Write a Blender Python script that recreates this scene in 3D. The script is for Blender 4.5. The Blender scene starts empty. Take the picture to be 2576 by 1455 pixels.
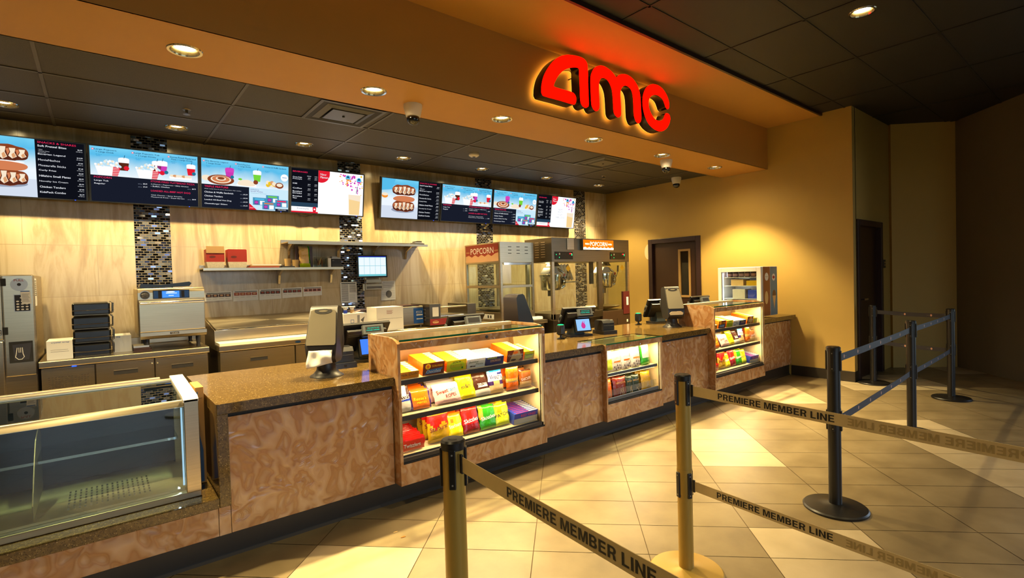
import bpy, math, random
from mathutils import Vector, Matrix
from mathutils import noise as mnoise
random.seed(7)
SC = bpy.context.scene
COL = SC.collection
# ------------------------------------------------------------------ camera
FPX, CX, CY = 1281.07, 1288.0, 727.5
YAW, PIT, ROL = 0.681101, 0.02114, -0.027777
FW = Vector((math.sin(YAW)*math.cos(PIT), math.cos(YAW)*math.cos(PIT), -math.sin(PIT)))
_r = Vector((math.cos(YAW), -math.sin(YAW), 0)); _u = _r.cross(FW)
RT = _r*math.cos(ROL) + _u*math.sin(ROL); UP = -_r*math.sin(ROL) + _u*math.cos(ROL)
CAMP = Vector((0, 0, 1.5))
cd = bpy.data.cameras.new('camera'); cam = bpy.data.objects.new('camera', cd); COL.objects.link(cam)
cd.sensor_fit = 'HORIZONTAL'; cd.sensor_width = 36.0; cd.lens = 36.0*FPX/2576.0
cd.clip_start = 0.03; cd.clip_end = 100
cam.matrix_world = Matrix(((RT.x, UP.x, -FW.x, 0), (RT.y, UP.y, -FW.y, 0), (RT.z, UP.z, -FW.z, 1.5), (0, 0, 0, 1)))
SC.camera = cam
def at(px, py, ax, v):
    """point of the room seen at a photo pixel, on the plane ax = v"""
    d = FW + RT*((px-CX)/FPX) - UP*((py-CY)/FPX); i = 'XYZ'.index(ax)
    return CAMP + d*((v-CAMP[i])/d[i])
# ------------------------------------------------------------------ view, world
SC.view_settings.view_transform = 'Standard'; SC.view_settings.look = 'None'
SC.view_settings.gamma = 1.0; SC.view_settings.use_curve_mapping = False
SC.view_settings.exposure = 0.0
SC.cycles.use_denoising = True; SC.cycles.use_adaptive_sampling = True; SC.cycles.adaptive_threshold = .02
SC.cycles.max_bounces = 7; SC.cycles.diffuse_bounces = 3; SC.cycles.glossy_bounces = 4
SC.cycles.transmission_bounces = 6; SC.cycles.transparent_max_bounces = 12
SC.cycles.sample_clamp_indirect = 6.0; SC.cycles.caustics_reflective = False; SC.cycles.caustics_refractive = False
W = bpy.data.worlds.new('daylight'); SC.world = W; W.use_nodes = True
_n = W.node_tree.nodes; _l = W.node_tree.links; _bg = _n['Background']
_tc = _n.new('ShaderNodeTexCoord'); _sp = _n.new('ShaderNodeSeparateXYZ'); _cr = _n.new('ShaderNodeValToRGB')
_l.new(_tc.outputs['Generated'], _sp.inputs[0]); _mr = _n.new('ShaderNodeMapRange')
_mr.inputs['From Min'].default_value = -0.3; _mr.inputs['From Max'].default_value = 0.5
_l.new(_sp.outputs['Z'], _mr.inputs[0]); _l.new(_mr.outputs[0], _cr.inputs[0]); _l.new(_cr.outputs[0], _bg.inputs[0])
_e = _cr.color_ramp.elements; _e[0].position = 0.0; _e[0].color = (.10, .10, .08, 1); _e[1].position = 1.0; _e[1].color = (.45, .62, .9, 1)
for p_, c_ in ((.34, (.16, .2, .13, 1)), (.40, (.75, .85, .95, 1)), (.6, (.7, .85, 1, 1))):
    k_ = _e.new(p_); k_.color = c_
_bg.inputs[1].default_value = 4.2
WARM = (1.0, .765, .36)
def spot(name, loc, power, parent, color=WARM, size=100, blend=.45, rad=.04, tilt=(0, 0)):
    d = bpy.data.lights.new(name, 'SPOT'); d.energy = power; d.color = color; d.spot_size = math.radians(size); d.spot_blend = blend; d.shadow_soft_size = rad
    o = bpy.data.objects.new(name, d); COL.objects.link(o); o.parent = parent; o.location = loc; o.rotation_euler = (tilt[0], tilt[1], 0)
    return o
def area(name, loc, sx, sy, power, parent, color, rot=(0, 0, 0), spread=170):
    d = bpy.data.lights.new(name, 'AREA'); d.shape = 'RECTANGLE'; d.size = sx; d.size_y = sy; d.energy = power; d.color = color; d.spread = math.radians(spread)
    o = bpy.data.objects.new(name, d); COL.objects.link(o); o.parent = parent; o.location = loc; o.rotation_euler = rot
    return o
P_SOFFIT, P_KITCHEN, P_LOBBY = 480.0, 195.0, 75.0
# ------------------------------------------------------------------ materials
MATS = {}
def lin(c):
    return tuple(((x/255.0)/12.92 if x/255.0 <= .04045 else ((x/255.0+.055)/1.055)**2.4) for x in c)
class NT:
    """small node helper"""
    def __init__(s, name):
        s.m = bpy.data.materials.new(name); s.m.use_nodes = True; s.t = s.m.node_tree; s.b = s.t.nodes['Principled BSDF']; MATS[name] = s.m
    def n(s, typ, **kw):
        x = s.t.nodes.new('ShaderNode'+typ)
        for k, v in kw.items():
            if k.startswith('i_'): 
                key = k[2:].replace('_', ' '); x.inputs[key].default_value = v
            else: setattr(x, k, v)
        return x
    def l(s, a, b): s.t.links.new(a, b)
    def coord(s, scale=(1, 1, 1), rot=(0, 0, 0), out='Position'):
        mp = s.n('Mapping'); mp.inputs['Scale'].default_value = scale; mp.inputs['Rotation'].default_value = rot
        if out == 'Position': s.l(s.n('NewGeometry').outputs['Position'], mp.inputs[0])
        else: s.l(s.n('TexCoord').outputs[out], mp.inputs[0])
        return mp.outputs[0]
    def ramp(s, fac, stops):
        r = s.n('ValToRGB'); e = r.color_ramp.elements
        e[0].position = stops[0][0]; e[0].color = (*lin(stops[0][1]), 1); e[1].position = stops[-1][0]; e[1].color = (*lin(stops[-1][1]), 1)
        for p, c in stops[1:-1]:
            k = e.new(p); k.color = (*lin(c), 1)
        s.l(fac, r.inputs[0]); return r.outputs[0]
    def bump(s, h, strength=.2, dist=.01):
        b = s.n('Bump'); b.inputs['Strength'].default_value = strength; b.inputs['Distance'].default_value = dist
        s.l(h, b.inputs['Height']); s.l(b.outputs[0], s.b.inputs['Normal'])
    def set(s, rough=.5, metal=0, spec=.5, coat=0):
        s.b.inputs['Roughness'].default_value = rough; s.b.inputs['Metallic'].default_value = metal
        s.b.inputs['Specular IOR Level'].default_value = spec; s.b.inputs['Coat Weight'].default_value = coat
def mat(name, col, rough=.5, metal=0, spec=.5, emit=0, var=.06, vs=6, bump=0, bs=200, trans=0, alpha=1):
    """painted / plastic / metal surface with a little procedural variation"""
    if name in MATS: return MATS[name]
    s = NT(name); s.set(rough, metal, spec)
    c = lin(col)
    if var > 0:
        nz = s.n('TexNoise', i_Scale=vs, i_Detail=3.0); s.l(s.coord(), nz.inputs['Vector'])
        mr = s.n('MapRange'); mr.inputs['To Min'].default_value = 1-var; mr.inputs['To Max'].default_value = 1+var; s.l(nz.outputs['Fac'], mr.inputs[0])
        vm = s.n('VectorMath', operation='SCALE'); vm.inputs[0].default_value = c; s.l(mr.outputs[0], vm.inputs['Scale'])
        s.l(vm.outputs[0], s.b.inputs['Base Color'])
        if bump:
            n2 = s.n('TexNoise', i_Scale=float(bs), i_Detail=2.0); s.l(s.coord(), n2.inputs['Vector']); s.bump(n2.outputs['Fac'], bump, .004)
    else: s.b.inputs['Base Color'].default_value = (*c, 1)
    if emit:
        s.b.inputs['Emission Color'].default_value = (*c, 1); s.b.inputs['Emission Strength'].default_value = emit
        if emit: s.b.inputs['Base Color'].default_value = (0.02, 0.02, 0.02, 1)
    return s.m
def emi(name, col, st=1.0):
    if name in MATS: return MATS[name]
    m = bpy.data.materials.new(name); m.use_nodes = True; t = m.node_tree; t.nodes.clear()
    o = t.nodes.new('ShaderNodeOutputMaterial'); e = t.nodes.new('ShaderNodeEmission'); e.inputs[0].default_value = (*lin(col), 1); e.inputs[1].default_value = st
    t.links.new(e.outputs[0], o.inputs[0]); MATS[name] = m; return m
def glass(name, tint=(240, 250, 245), refl=.08, rough=0.0):
    """thin sheet glass: see-through with a Fresnel reflection"""
    if name in MATS: return MATS[name]
    m = bpy.data.materials.new(name); m.use_nodes = True; t = m.node_tree; t.nodes.clear()
    o = t.nodes.new('ShaderNodeOutputMaterial'); tr = t.nodes.new('ShaderNodeBsdfTransparent'); tr.inputs[0].default_value = (*lin(tint), 1)
    g = t.nodes.new('ShaderNodeBsdfGlossy'); g.inputs['Roughness'].default_value = rough
    lw = t.nodes.new('ShaderNodeLayerWeight'); lw.inputs[0].default_value = .35
    mp = t.nodes.new('ShaderNodeMapRange'); mp.inputs['To Min'].default_value = refl; mp.inputs['To Max'].default_value = .95
    mx = t.nodes.new('ShaderNodeMixShader'); t.links.new(lw.outputs['Fresnel'], mp.inputs[0])
    ge = t.nodes.new('ShaderNodeNewGeometry'); iv = t.nodes.new('ShaderNodeMath'); iv.operation = 'SUBTRACT'; iv.inputs[0].default_value = 1.0; t.links.new(ge.outputs['Backfacing'], iv.inputs[1])
    ml = t.nodes.new('ShaderNodeMath'); ml.operation = 'MULTIPLY'; t.links.new(mp.outputs[0], ml.inputs[0]); t.links.new(iv.outputs[0], ml.inputs[1]); t.links.new(ml.outputs[0], mx.inputs[0])
    t.links.new(tr.outputs[0], mx.inputs[1]); t.links.new(g.outputs[0], mx.inputs[2]); t.links.new(mx.outputs[0], o.inputs[0]); MATS[name] = m; return m
# --- wall tile: beige stone with drifting upright veins, thin joints
s = NT('wall_tile'); s.set(.16, 0, .45)
co = s.coord((2.0, 1, .3)); nz = s.n('TexNoise', i_Scale=2.2, i_Detail=6.0, i_Roughness=.55, i_Distortion=.8); s.l(co, nz.inputs['Vector'])
c1 = s.ramp(nz.outputs['Fac'], [(.28, (160, 136, 100)), (.40, (186, 162, 124)), (.47, (204, 184, 148)), (.52, (190, 167, 130)), (.58, (208, 189, 154)), (.75, (218, 202, 170))])
bk = s.n('TexBrick', offset=.5); bk.inputs['Scale'].default_value = 1.0; bk.inputs['Brick Width'].default_value = 1.07; bk.inputs['Row Height'].default_value = .5; bk.inputs['Mortar Size'].default_value = .0022; bk.inputs['Mortar Smooth'].default_value = .1
mp = s.n('Mapping'); mp.inputs['Rotation'].default_value = (math.pi/2, 0, 0); mp.inputs['Location'].default_value = (.2, .06, 0)
cx = s.n('CombineXYZ'); sx = s.n('SeparateXYZ'); s.l(s.n('NewGeometry').outputs['Position'], sx.inputs[0]); s.l(sx.outputs['X'], cx.inputs['X'])
ad = s.n('Math', operation='ADD'); ad.inputs[1].default_value = .06; s.l(sx.outputs['Z'], ad.inputs[0]); s.l(ad.outputs[0], cx.inputs['Y']); s.l(cx.outputs[0], bk.inputs['Vector'])
bk.inputs['Color1'].default_value = (.93, .93, .93, 1); bk.inputs['Color2'].default_value = (1.05, 1.05, 1.05, 1)
mx = s.n('Mix', data_type='RGBA', blend_type='MULTIPLY'); mx.inputs[0].default_value = 1; s.l(c1, mx.inputs[6]); s.l(bk.outputs['Color'], mx.inputs[7])
m2 = s.n('Mix', data_type='RGBA'); s.l(bk.outputs['Fac'], m2.inputs[0]); s.l(mx.outputs[2], m2.inputs[6]); m2.inputs[7].default_value = (*lin((170, 150, 118)), 1)
s.l(m2.outputs[2], s.b.inputs['Base Color'])
# --- glass mosaic: small dark glass bricks, each with its own tilt
s = NT('glass_mosaic'); s.set(.08, .8, .9)
sx = s.n('SeparateXYZ'); s.l(s.n('NewGeometry').outputs['Position'], sx.inputs[0]); cx = s.n('CombineXYZ'); s.l(sx.outputs['X'], cx.inputs['X']); s.l(sx.outputs['Z'], cx.inputs['Y'])
bk = s.n('TexBrick', offset=.5); s.l(cx.outputs[0], bk.inputs['Vector']); bk.inputs['Scale'].default_value = 1.0; bk.inputs['Brick Width'].default_value = .05; bk.inputs['Row Height'].default_value = .0252; bk.inputs['Mortar Size'].default_value = .0032; bk.inputs['Color1'].default_value = (0, 0, 0, 1); bk.inputs['Color2'].default_value = (1, 1, 1, 1)
mu = s.n('Math', operation='MULTIPLY'); mu.inputs[1].default_value = 917.3; s.l(bk.outputs['Color'], mu.inputs[0])
wn = s.n('TexWhiteNoise', noise_dimensions='1D'); s.l(mu.outputs[0], wn.inputs['W'])
cb = s.ramp(wn.outputs['Value'], [(0, (10, 11, 16)), (.45, (30, 32, 42)), (.62, (60, 66, 92)), (.75, (150, 170, 220)), (1, (235, 242, 255))])
m2 = s.n('Mix', data_type='RGBA'); s.l(bk.outputs['Fac'], m2.inputs[0]); s.l(cb, m2.inputs[6]); m2.inputs[7].default_value = (*lin((120, 108, 90)), 1); s.l(m2.outputs[2], s.b.inputs['Base Color'])
mm = s.n('Mix', data_type='FLOAT'); s.l(bk.outputs['Fac'], mm.inputs[0]); mm.inputs[2].default_value = .8; mm.inputs[3].default_value = 0; s.l(mm.outputs[0], s.b.inputs['Metallic'])
rr = s.n('Mix', data_type='FLOAT'); s.l(bk.outputs['Fac'], rr.inputs[0]); rr.inputs[2].default_value = .08; rr.inputs[3].default_value = .8; s.l(rr.outputs[0], s.b.inputs['Roughness'])
nz = s.n('TexNoise', i_Scale=60.0, i_Detail=1.0); s.l(s.n('NewGeometry').outputs['Position'], nz.inputs['Vector'])
v0 = s.n('VectorMath', operation='SUBTRACT'); s.l(wn.outputs['Color'], v0.inputs[0]); v0.inputs[1].default_value = (.5, .5, .5)
v1 = s.n('VectorMath', operation='SCALE'); s.l(v0.outputs[0], v1.inputs[0]); v1.inputs['Scale'].default_value = .36
v2 = s.n('VectorMath', operation='ADD'); s.l(v1.outputs[0], v2.inputs[0]); s.l(s.n('NewGeometry').outputs['Normal'], v2.inputs[1])
v3 = s.n('VectorMath', operation='NORMALIZE'); s.l(v2.outputs[0], v3.inputs[0]); s.l(v3.outputs[0], s.b.inputs['Normal'])
# --- amber agate laminate
s = NT('agate_laminate'); s.set(.17, 0, .5, .3)
nd = s.n('TexNoise', i_Scale=4.5, i_Detail=2.0, i_Distortion=.8); s.l(s.coord(), nd.inputs['Vector'])
va = s.n('VectorMath', operation='SCALE'); s.l(nd.outputs['Color'], va.inputs[0]); va.inputs['Scale'].default_value = .26
vb = s.n('VectorMath', operation='ADD'); s.l(s.coord((1, 1, .62)), vb.inputs[0]); s.l(va.outputs[0], vb.inputs[1])
vo = s.n('TexVoronoi', feature='SMOOTH_F1', i_Scale=13.0); vo.inputs['Smoothness'].default_value = .35; s.l(vb.outputs[0], vo.inputs['Vector'])
n2 = s.n('TexNoise', i_Scale=3.0, i_Detail=1.0); s.l(s.coord(), n2.inputs['Vector'])
m_ = s.n('Math', operation='MULTIPLY'); m_.inputs[1].default_value = 46.0; s.l(vo.outputs['Distance'], m_.inputs[0]); wv = s.n('Math', operation='SINE'); s.l(m_.outputs[0], wv.inputs[0])
gt = s.n('MapRange'); gt.inputs['From Min'].default_value = .48; gt.inputs['From Max'].default_value = .62; gt.inputs['To Max'].default_value = .035; s.l(n2.outputs['Fac'], gt.inputs[0])
m3 = s.n('Math', operation='MULTIPLY_ADD'); s.l(wv.outputs[0], m3.inputs[0]); s.l(gt.outputs[0], m3.inputs[1]); s.l(vo.outputs['Distance'], m3.inputs[2])
cc = s.ramp(m3.outputs[0], [(.05, (180, 146, 114)), (.22, (172, 134, 98)), (.34, (160, 116, 76)), (.42, (166, 120, 78)), (.50, (156, 110, 70)), (.62, (174, 134, 96)), (.9, (188, 154, 120))])
s.l(cc, s.b.inputs['Base Color']); s.bump(m3.outputs[0], .42, .02)
# --- speckled granite
s = NT('granite'); s.set(.1, 0, .5)
v1 = s.n('TexVoronoi', i_Scale=300.0); s.l(s.coord(), v1.inputs['Vector']); n1 = s.n('TexNoise', i_Scale=60.0, i_Detail=4.0); s.l(s.coord(), n1.inputs['Vector'])
sp = s.n('SeparateColor'); s.l(v1.outputs['Color'], sp.inputs[0]); base = s.ramp(n1.outputs['Fac'], [(.3, (80, 62, 31)), (.5, (98, 77, 40)), (.7, (110, 88, 47))])
gr = s.n('Math', operation='GREATER_THAN'); gr.inputs[1].default_value = .975; s.l(sp.outputs[0], gr.inputs[0]); dk = s.n('Math', operation='LESS_THAN'); dk.inputs[1].default_value = .12; s.l(sp.outputs[0], dk.inputs[0])
m1 = s.n('Mix', data_type='RGBA'); s.l(gr.outputs[0], m1.inputs[0]); s.l(base, m1.inputs[6]); m1.inputs[7].default_value = (*lin((164, 140, 92)), 1)
m2 = s.n('Mix', data_type='RGBA'); s.l(dk.outputs[0], m2.inputs[0]); s.l(m1.outputs[2], m2.inputs[6]); m2.inputs[7].default_value = (*lin((60, 44, 22)), 1); s.l(m2.outputs[2], s.b.inputs['Base Color'])
# --- floor tiles (two tones), grout
for nm, cols in (('floor_tile_tan', [(.3, (116, 101, 73)), (.5, (130, 114, 83)), (.7, (142, 126, 94))]), ('floor_tile_pale', [(.3, (170, 153, 120)), (.5, (181, 164, 130)), (.7, (192, 175, 142))])):
    s = NT(nm); s.set(.3, 0, .4)
    nz = s.n('TexNoise', i_Scale=3.2, i_Detail=5.0, i_Roughness=.55, i_Distortion=.1); s.l(s.coord(), nz.inputs['Vector']); s.l(s.ramp(nz.outputs['Fac'], cols), s.b.inputs['Base Color'])
    mr = s.n('MapRange'); mr.inputs['To Min'].default_value = .34; mr.inputs['To Max'].default_value = .46; s.l(nz.outputs['Fac'], mr.inputs[0]); s.l(mr.outputs[0], s.b.inputs['Roughness'])
# --- brushed steel
def steel(name, col, rough=.24, aniso=.75):
    """brushed stainless steel, highlights drawn out upright"""
    s = NT(name); s.set(rough, .97); s.b.inputs['Anisotropic'].default_value = aniso
    tg = s.n('Tangent', direction_type='RADIAL', axis='Z'); s.l(tg.outputs[0], s.b.inputs['Tangent'])
    nz = s.n('TexNoise', i_Scale=3.0, i_Detail=2.0); s.l(s.coord((1, 1, 40)), nz.inputs['Vector'])
    s.l(s.ramp(nz.outputs['Fac'], [(.3, tuple(int(x*.95) for x in col)), (.7, col)]), s.b.inputs['Base Color'])
    n2 = s.n('TexNoise', i_Scale=1.6, i_Detail=0.0); s.l(s.coord((1, 1, .5)), n2.inputs['Vector']); s.bump(n2.outputs['Fac'], .35, .05)
    return s.m
steel('steel', (204, 190, 162), .31); steel('steel_dark', (128, 119, 102), .34); steel('chrome', (225, 222, 215), .09, 0)
s = NT('ceiling_tile_dark'); s.set(.62, 0, .35)
nz = s.n('TexNoise', i_Scale=160.0, i_Detail=2.0); s.l(s.coord(), nz.inputs['Vector']); s.l(s.ramp(nz.outputs['Fac'], [(.3, (54, 51, 48)), (.7, (70, 66, 61))]), s.b.inputs['Base Color']); s.bump(nz.outputs['Fac'], .2, .002)
mat('ceiling_tile_black', (26, 25, 24), .6, var=.1, vs=30); mat('ceiling_grid_black', (14, 13, 13), .6); mat('ceiling_grid', (74, 69, 65), .5, var=.03)
mat('paint_orange', (188, 140, 70), .55, var=.03, bump=.12, bs=260)
mat('paint_mustard', (180, 148, 76), .6, var=.03, bump=.12, bs=260)
mat('paint_taupe', (104, 98, 86), .6, var=.03, bump=.12, bs=260)
mat('cove_base', (46, 38, 26), .45, var=.08); mat('black_plastic', (22, 21, 22), .35); mat('black_matte', (16, 15, 15), .7)
mat('charcoal', (44, 41, 42), .42); mat('smoke_plastic', (42, 37, 39), .25); mat('grey_metallic', (172, 162, 140), .28, .6)
mat('door_wood', (48, 27, 15), .38, var=.14, vs=12); mat('door_frame_brown', (44, 26, 26), .4)
mat('white_plastic', (225, 220, 214), .4, var=.02); mat('cream', (236, 214, 168), .45, var=.02); mat('paper', (228, 224, 216), .7, var=.03)
mat('cardboard', (176, 138, 92), .8); mat('tan_card', (196, 142, 66), .6); mat('blue_card', (44, 92, 132), .5); mat('ink', (26, 24, 28), .6, var=0)
mat('gold_paint', (172, 140, 62), .36, .25, var=.03); mat('gold_belt', (214, 190, 136), .75, var=.05, vs=60); mat('gold_belt_mark', (178, 154, 100), .75, var=0)
mat('dark_belt', (34, 33, 44), .6, var=.05, vs=60); mat('belt_emblem', (200, 150, 130), .6, var=0)
mat('black_satin', (20, 18, 17), .38, 0, .5, var=.04); mat('red_card', (146, 30, 18), .55); mat('pattern_card', (190, 178, 158), .6, var=.35, vs=90)
mat('grout', (92, 74, 48), .8); mat('rubber', (34, 30, 22), .55)
glass('pane', (246, 250, 248), .035); glass('pane_case', (228, 238, 236), .06); glass('shelf_glass', (240, 248, 240), .2)
mat('glass_edge', (24, 92, 58), .15, 0, .8, var=.1); glass('acrylic', (245, 248, 248), .05)
# ------------------------------------------------------------------ mesh builder
_tcache = {}
def text_data(body, bold):
    k = (body, bold)
    if k not in _tcache:
        c = bpy.data.curves.new('t', 'FONT'); c.body = body; c.size = 1.0; c.resolution_u = 2; c.offset = .011 if bold and 'M' not in body and 'N' not in body else 0.0
        o = bpy.data.objects.new('t', c); COL.objects.link(o)
        me = bpy.data.meshes.new_from_object(o.evaluated_get(bpy.context.evaluated_depsgraph_get()))
        vs = [tuple(v.co) for v in me.vertices]; fs = [tuple(p.vertices) for p in me.polygons]
        bpy.data.objects.remove(o); bpy.data.curves.remove(c); bpy.data.meshes.remove(me)
        xs = [v[0] for v in vs] or [0]; ys = [v[1] for v in vs] or [0]
        _tcache[k] = (vs, fs, min(xs), max(xs), min(ys), max(ys))
    return _tcache[k]
def holed(outer, holes):
    """2D outline with holes -> (verts, faces)"""
    c = bpy.data.curves.new('h', 'CURVE'); c.dimensions = '2D'; c.fill_mode = 'BOTH'
    for pts in [outer]+holes:
        sp = c.splines.new('POLY'); sp.points.add(len(pts)-1); sp.use_cyclic_u = True
        for q, p in zip(sp.points, pts): q.co = (p[0], p[1], 0, 1)
    o = bpy.data.objects.new('h', c); COL.objects.link(o)
    me = bpy.data.meshes.new_from_object(o.evaluated_get(bpy.context.evaluated_depsgraph_get()))
    r = [tuple(v.co)[:2] for v in me.vertices], [tuple(p.vertices) for p in me.polygons]
    bpy.data.objects.remove(o); bpy.data.curves.remove(c); bpy.data.meshes.remove(me); return r
def circ(cx, cy, r, n=24): return [(cx+r*math.cos(2*math.pi*i/n), cy+r*math.sin(2*math.pi*i/n)) for i in range(n)]
def wloc(p):
    v = Vector((0, 0, 0))
    while p is not None: v += p.location; p = p.parent
    return v
class MB:
    def __init__(s, M=None): s.v = []; s.f = []; s.m = []; s.mats = []; s.M = M or Matrix()
    def mi(s, m):
        m = MATS[m] if isinstance(m, str) else m
        if m not in s.mats: s.mats.append(m)
        return s.mats.index(m)
    def add(s, vs, fs, m, M=None):
        o = len(s.v); T = s.M @ M if M is not None else s.M
        s.v += [T @ Vector(p) for p in vs]; k = s.mi(m)
        for f in fs: s.f.append([o+i for i in f]); s.m.append(k)
        return s
    def box(s, x0, y0, z0, x1, y1, z1, m, M=None):
        x0, x1 = min(x0, x1), max(x0, x1); y0, y1 = min(y0, y1), max(y0, y1); z0, z1 = min(z0, z1), max(z0, z1)
        vs = [(x, y, z) for z in (z0, z1) for y in (y0, y1) for x in (x0, x1)]
        return s.add(vs, [(0, 2, 3, 1), (4, 5, 7, 6), (0, 1, 5, 4), (2, 6, 7, 3), (0, 4, 6, 2), (1, 3, 7, 5)], m, M)
    def prism(s, pts, ax, a0, a1, m, M=None, capm=None):
        """2D outline (the two other axes in order) pushed along ax"""
        n = len(pts); i = 'xyz'.index(ax)
        def p3(p, a): q = [p[0], p[1]]; q.insert(i, a); return tuple(q)
        vs = [p3(p, a0) for p in pts]+[p3(p, a1) for p in pts]
        s.add(vs, [(j, (j+1) % n, n+(j+1) % n, n+j) for j in range(n)], m, M)
        s.add(vs, [tuple(range(n)), tuple(range(2*n-1, n-1, -1))], capm or m, M); return s
    def lathe(s, prof, c, m, n=24, M=None):
        vs = []; fs = []
        for r, z in prof: vs += [(c[0]+r*math.cos(2*math.pi*i/n), c[1]+r*math.sin(2*math.pi*i/n), c[2]+z) for i in range(n)]
        for k in range(len(prof)-1):
            for i in range(n): fs.append((k*n+i, k*n+(i+1) % n, (k+1)*n+(i+1) % n, (k+1)*n+i))
        fs.append(tuple(range(n-1, -1, -1))); fs.append(tuple((len(prof)-1)*n+i for i in range(n)))
        return s.add(vs, fs, m, M)
    def tube(s, pts, r, m, n=8, M=None):
        pts = [Vector(p) for p in pts]; vs = []; fs = []
        for i, p in enumerate(pts):
            d = (pts[min(i+1, len(pts)-1)]-pts[max(i-1, 0)]).normalized(); a = d.orthogonal().normalized()
            if i and (a.dot(pa) < .99): a = (pa-d*pa.dot(d)).normalized()
            pa = a; b = d.cross(a); rr = r[i] if isinstance(r, (list, tuple)) else r
            vs += [tuple(p+a*(rr*math.cos(2*math.pi*k/n))+b*(rr*math.sin(2*math.pi*k/n))) for k in range(n)]
        for i in range(len(pts)-1):
            for k in range(n): fs.append((i*n+k, i*n+(k+1) % n, (i+1)*n+(k+1) % n, (i+1)*n+k))
        fs.append(tuple(range(n-1, -1, -1))); fs.append(tuple((len(pts)-1)*n+k for k in range(n)))
        return s.add(vs, fs, m, M)
    # flat artwork on a face that looks to -y: u -> x, v -> z
    def rect2(s, u0, v0, u1, v1, m, y, M=None): return s.add([(u0, y, v0), (u1, y, v0), (u1, y, v1), (u0, y, v1)], [(0, 1, 2, 3)], m, M)
    def poly2(s, pts, m, y, M=None): return s.add([(p[0], y, p[1]) for p in pts], [tuple(range(len(pts)))], m, M)
    def disc2(s, u, v, r, m, y, ry=None, n=16, M=None): return s.poly2([(u+r*math.cos(2*math.pi*i/n), v+(ry or r)*math.sin(2*math.pi*i/n)) for i in range(n)], m, y, M)
    def text2(s, body, u, v, m, y, h=None, w=None, bold=True, al='l', M=None, mirror=False, fn=None, slant=0, rot=0):
        """writing: h = height of its tallest letters, w = width of the whole line"""
        vs, fs, x0, x1, y0, y1 = text_data(body, bold)
        if not vs: return s
        sy = (h/(y1-y0)) if h else None; sx = (w/(x1-x0)) if w else None
        sy = sy or sx; sx = sx or sy; wid = (x1-x0)*sx; off = {'l': 0, 'c': -wid/2, 'r': -wid}[al]
        out = []; cr, sr = math.cos(rot), math.sin(rot)
        for q in vs:
            a = (q[0]-x0)*sx; a = wid-a if mirror else a; b = (q[1]-y0)*sy; a += slant*b; a += off
            a, b = a*cr-b*sr, a*sr+b*cr
            out.append((u+a, fn(u+a, v+b) if fn else y, v+b))
        return s.add(out, fs, m, M)
    def obj(s, name, parent=None, world=True, smooth=None, bevel=0, seg=2):
        me = bpy.data.meshes.new(name); o_ = wloc(parent) if (parent is not None and world) else Vector((0, 0, 0))
        me.from_pydata([tuple(p-o_) for p in s.v], [], s.f)
        for m in s.mats: me.materials.append(m)
        me.polygons.foreach_set('material_index', s.m); me.update()
        if smooth:
            me.shade_smooth(); me.set_sharp_from_angle(angle=math.radians(smooth))
        o = bpy.data.objects.new(name, me); COL.objects.link(o)
        if parent is not None: o.parent = parent
        if bevel:
            b = o.modifiers.new('bevel', 'BEVEL'); b.width = bevel; b.segments = seg; b.limit_method = 'ANGLE'; b.angle_limit = math.radians(50); b.harden_normals = False
        return o
LABELS = set()
def tag(o, label, cat, group=None):
    o['label'] = label; o['category'] = cat; LABELS.add(label)
    if group: o['group'] = group
    return o
def thing(name, label, cat, loc=(0, 0, 0), rz=0, group=None):
    o = bpy.data.objects.new(name, None); o.empty_display_size = .1; COL.objects.link(o); o.location = loc; o.rotation_euler = (0, 0, rz)
    return tag(o, label, cat, group)
def struct(o): o['kind'] = 'structure'; return o
def copy_tree(o, loc=None, rz=None, label=None, parent=None, top=True):
    c = o.copy(); COL.objects.link(c)
    if parent is not None: c.parent = parent
    for ch in list(o.children): copy_tree(ch, parent=c, top=False)
    if loc is not None: c.location = loc
    if rz is not None: c.rotation_euler = (0, 0, rz)
    if label: c['label'] = label
    return c
def smooth_loop(pts, k=4):
    n = len(pts); out = []
    for i in range(n):
        p0, p1, p2, p3 = [Vector(pts[(i+j-1) % n]) for j in range(4)]
        for q in range(k):
            t = q/k; out.append(tuple(.5*((2*p1)+(-p0+p2)*t+(2*p0-5*p1+4*p2-p3)*t*t+(-p0+3*p1-3*p2+p3)*t*t*t)))
    return out
# ================================================================== THE ROOM
ZK, ZL, ZS = 3.08, 3.63, 3.0           # kitchen ceiling, lobby ceiling, soffit underside
YF, YSB, YB, XR = 3.45, 4.18, 6.53, 7.707
SOFFIT_LAMPS = [(-.78, 3.80), (.475, 3.81), (1.73, 3.79), (3.0, 3.78), (4.29, 3.79), (5.58, 3.80), (6.88, 3.82)]
KITCHEN_LAMPS = [(-.57, 6.0), (.65, 6.0), (1.86, 5.96), (3.10, 5.97), (4.34, 5.96), (5.59, 5.95), (6.85, 5.96)]
LOBBY_LAMPS = [(5.0, 1.45), (2.46, 1.45), (2.46, -1.1), (5.0, -1.1), (-.2, -1.4), (0, 1.5)]
LR = .085
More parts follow.
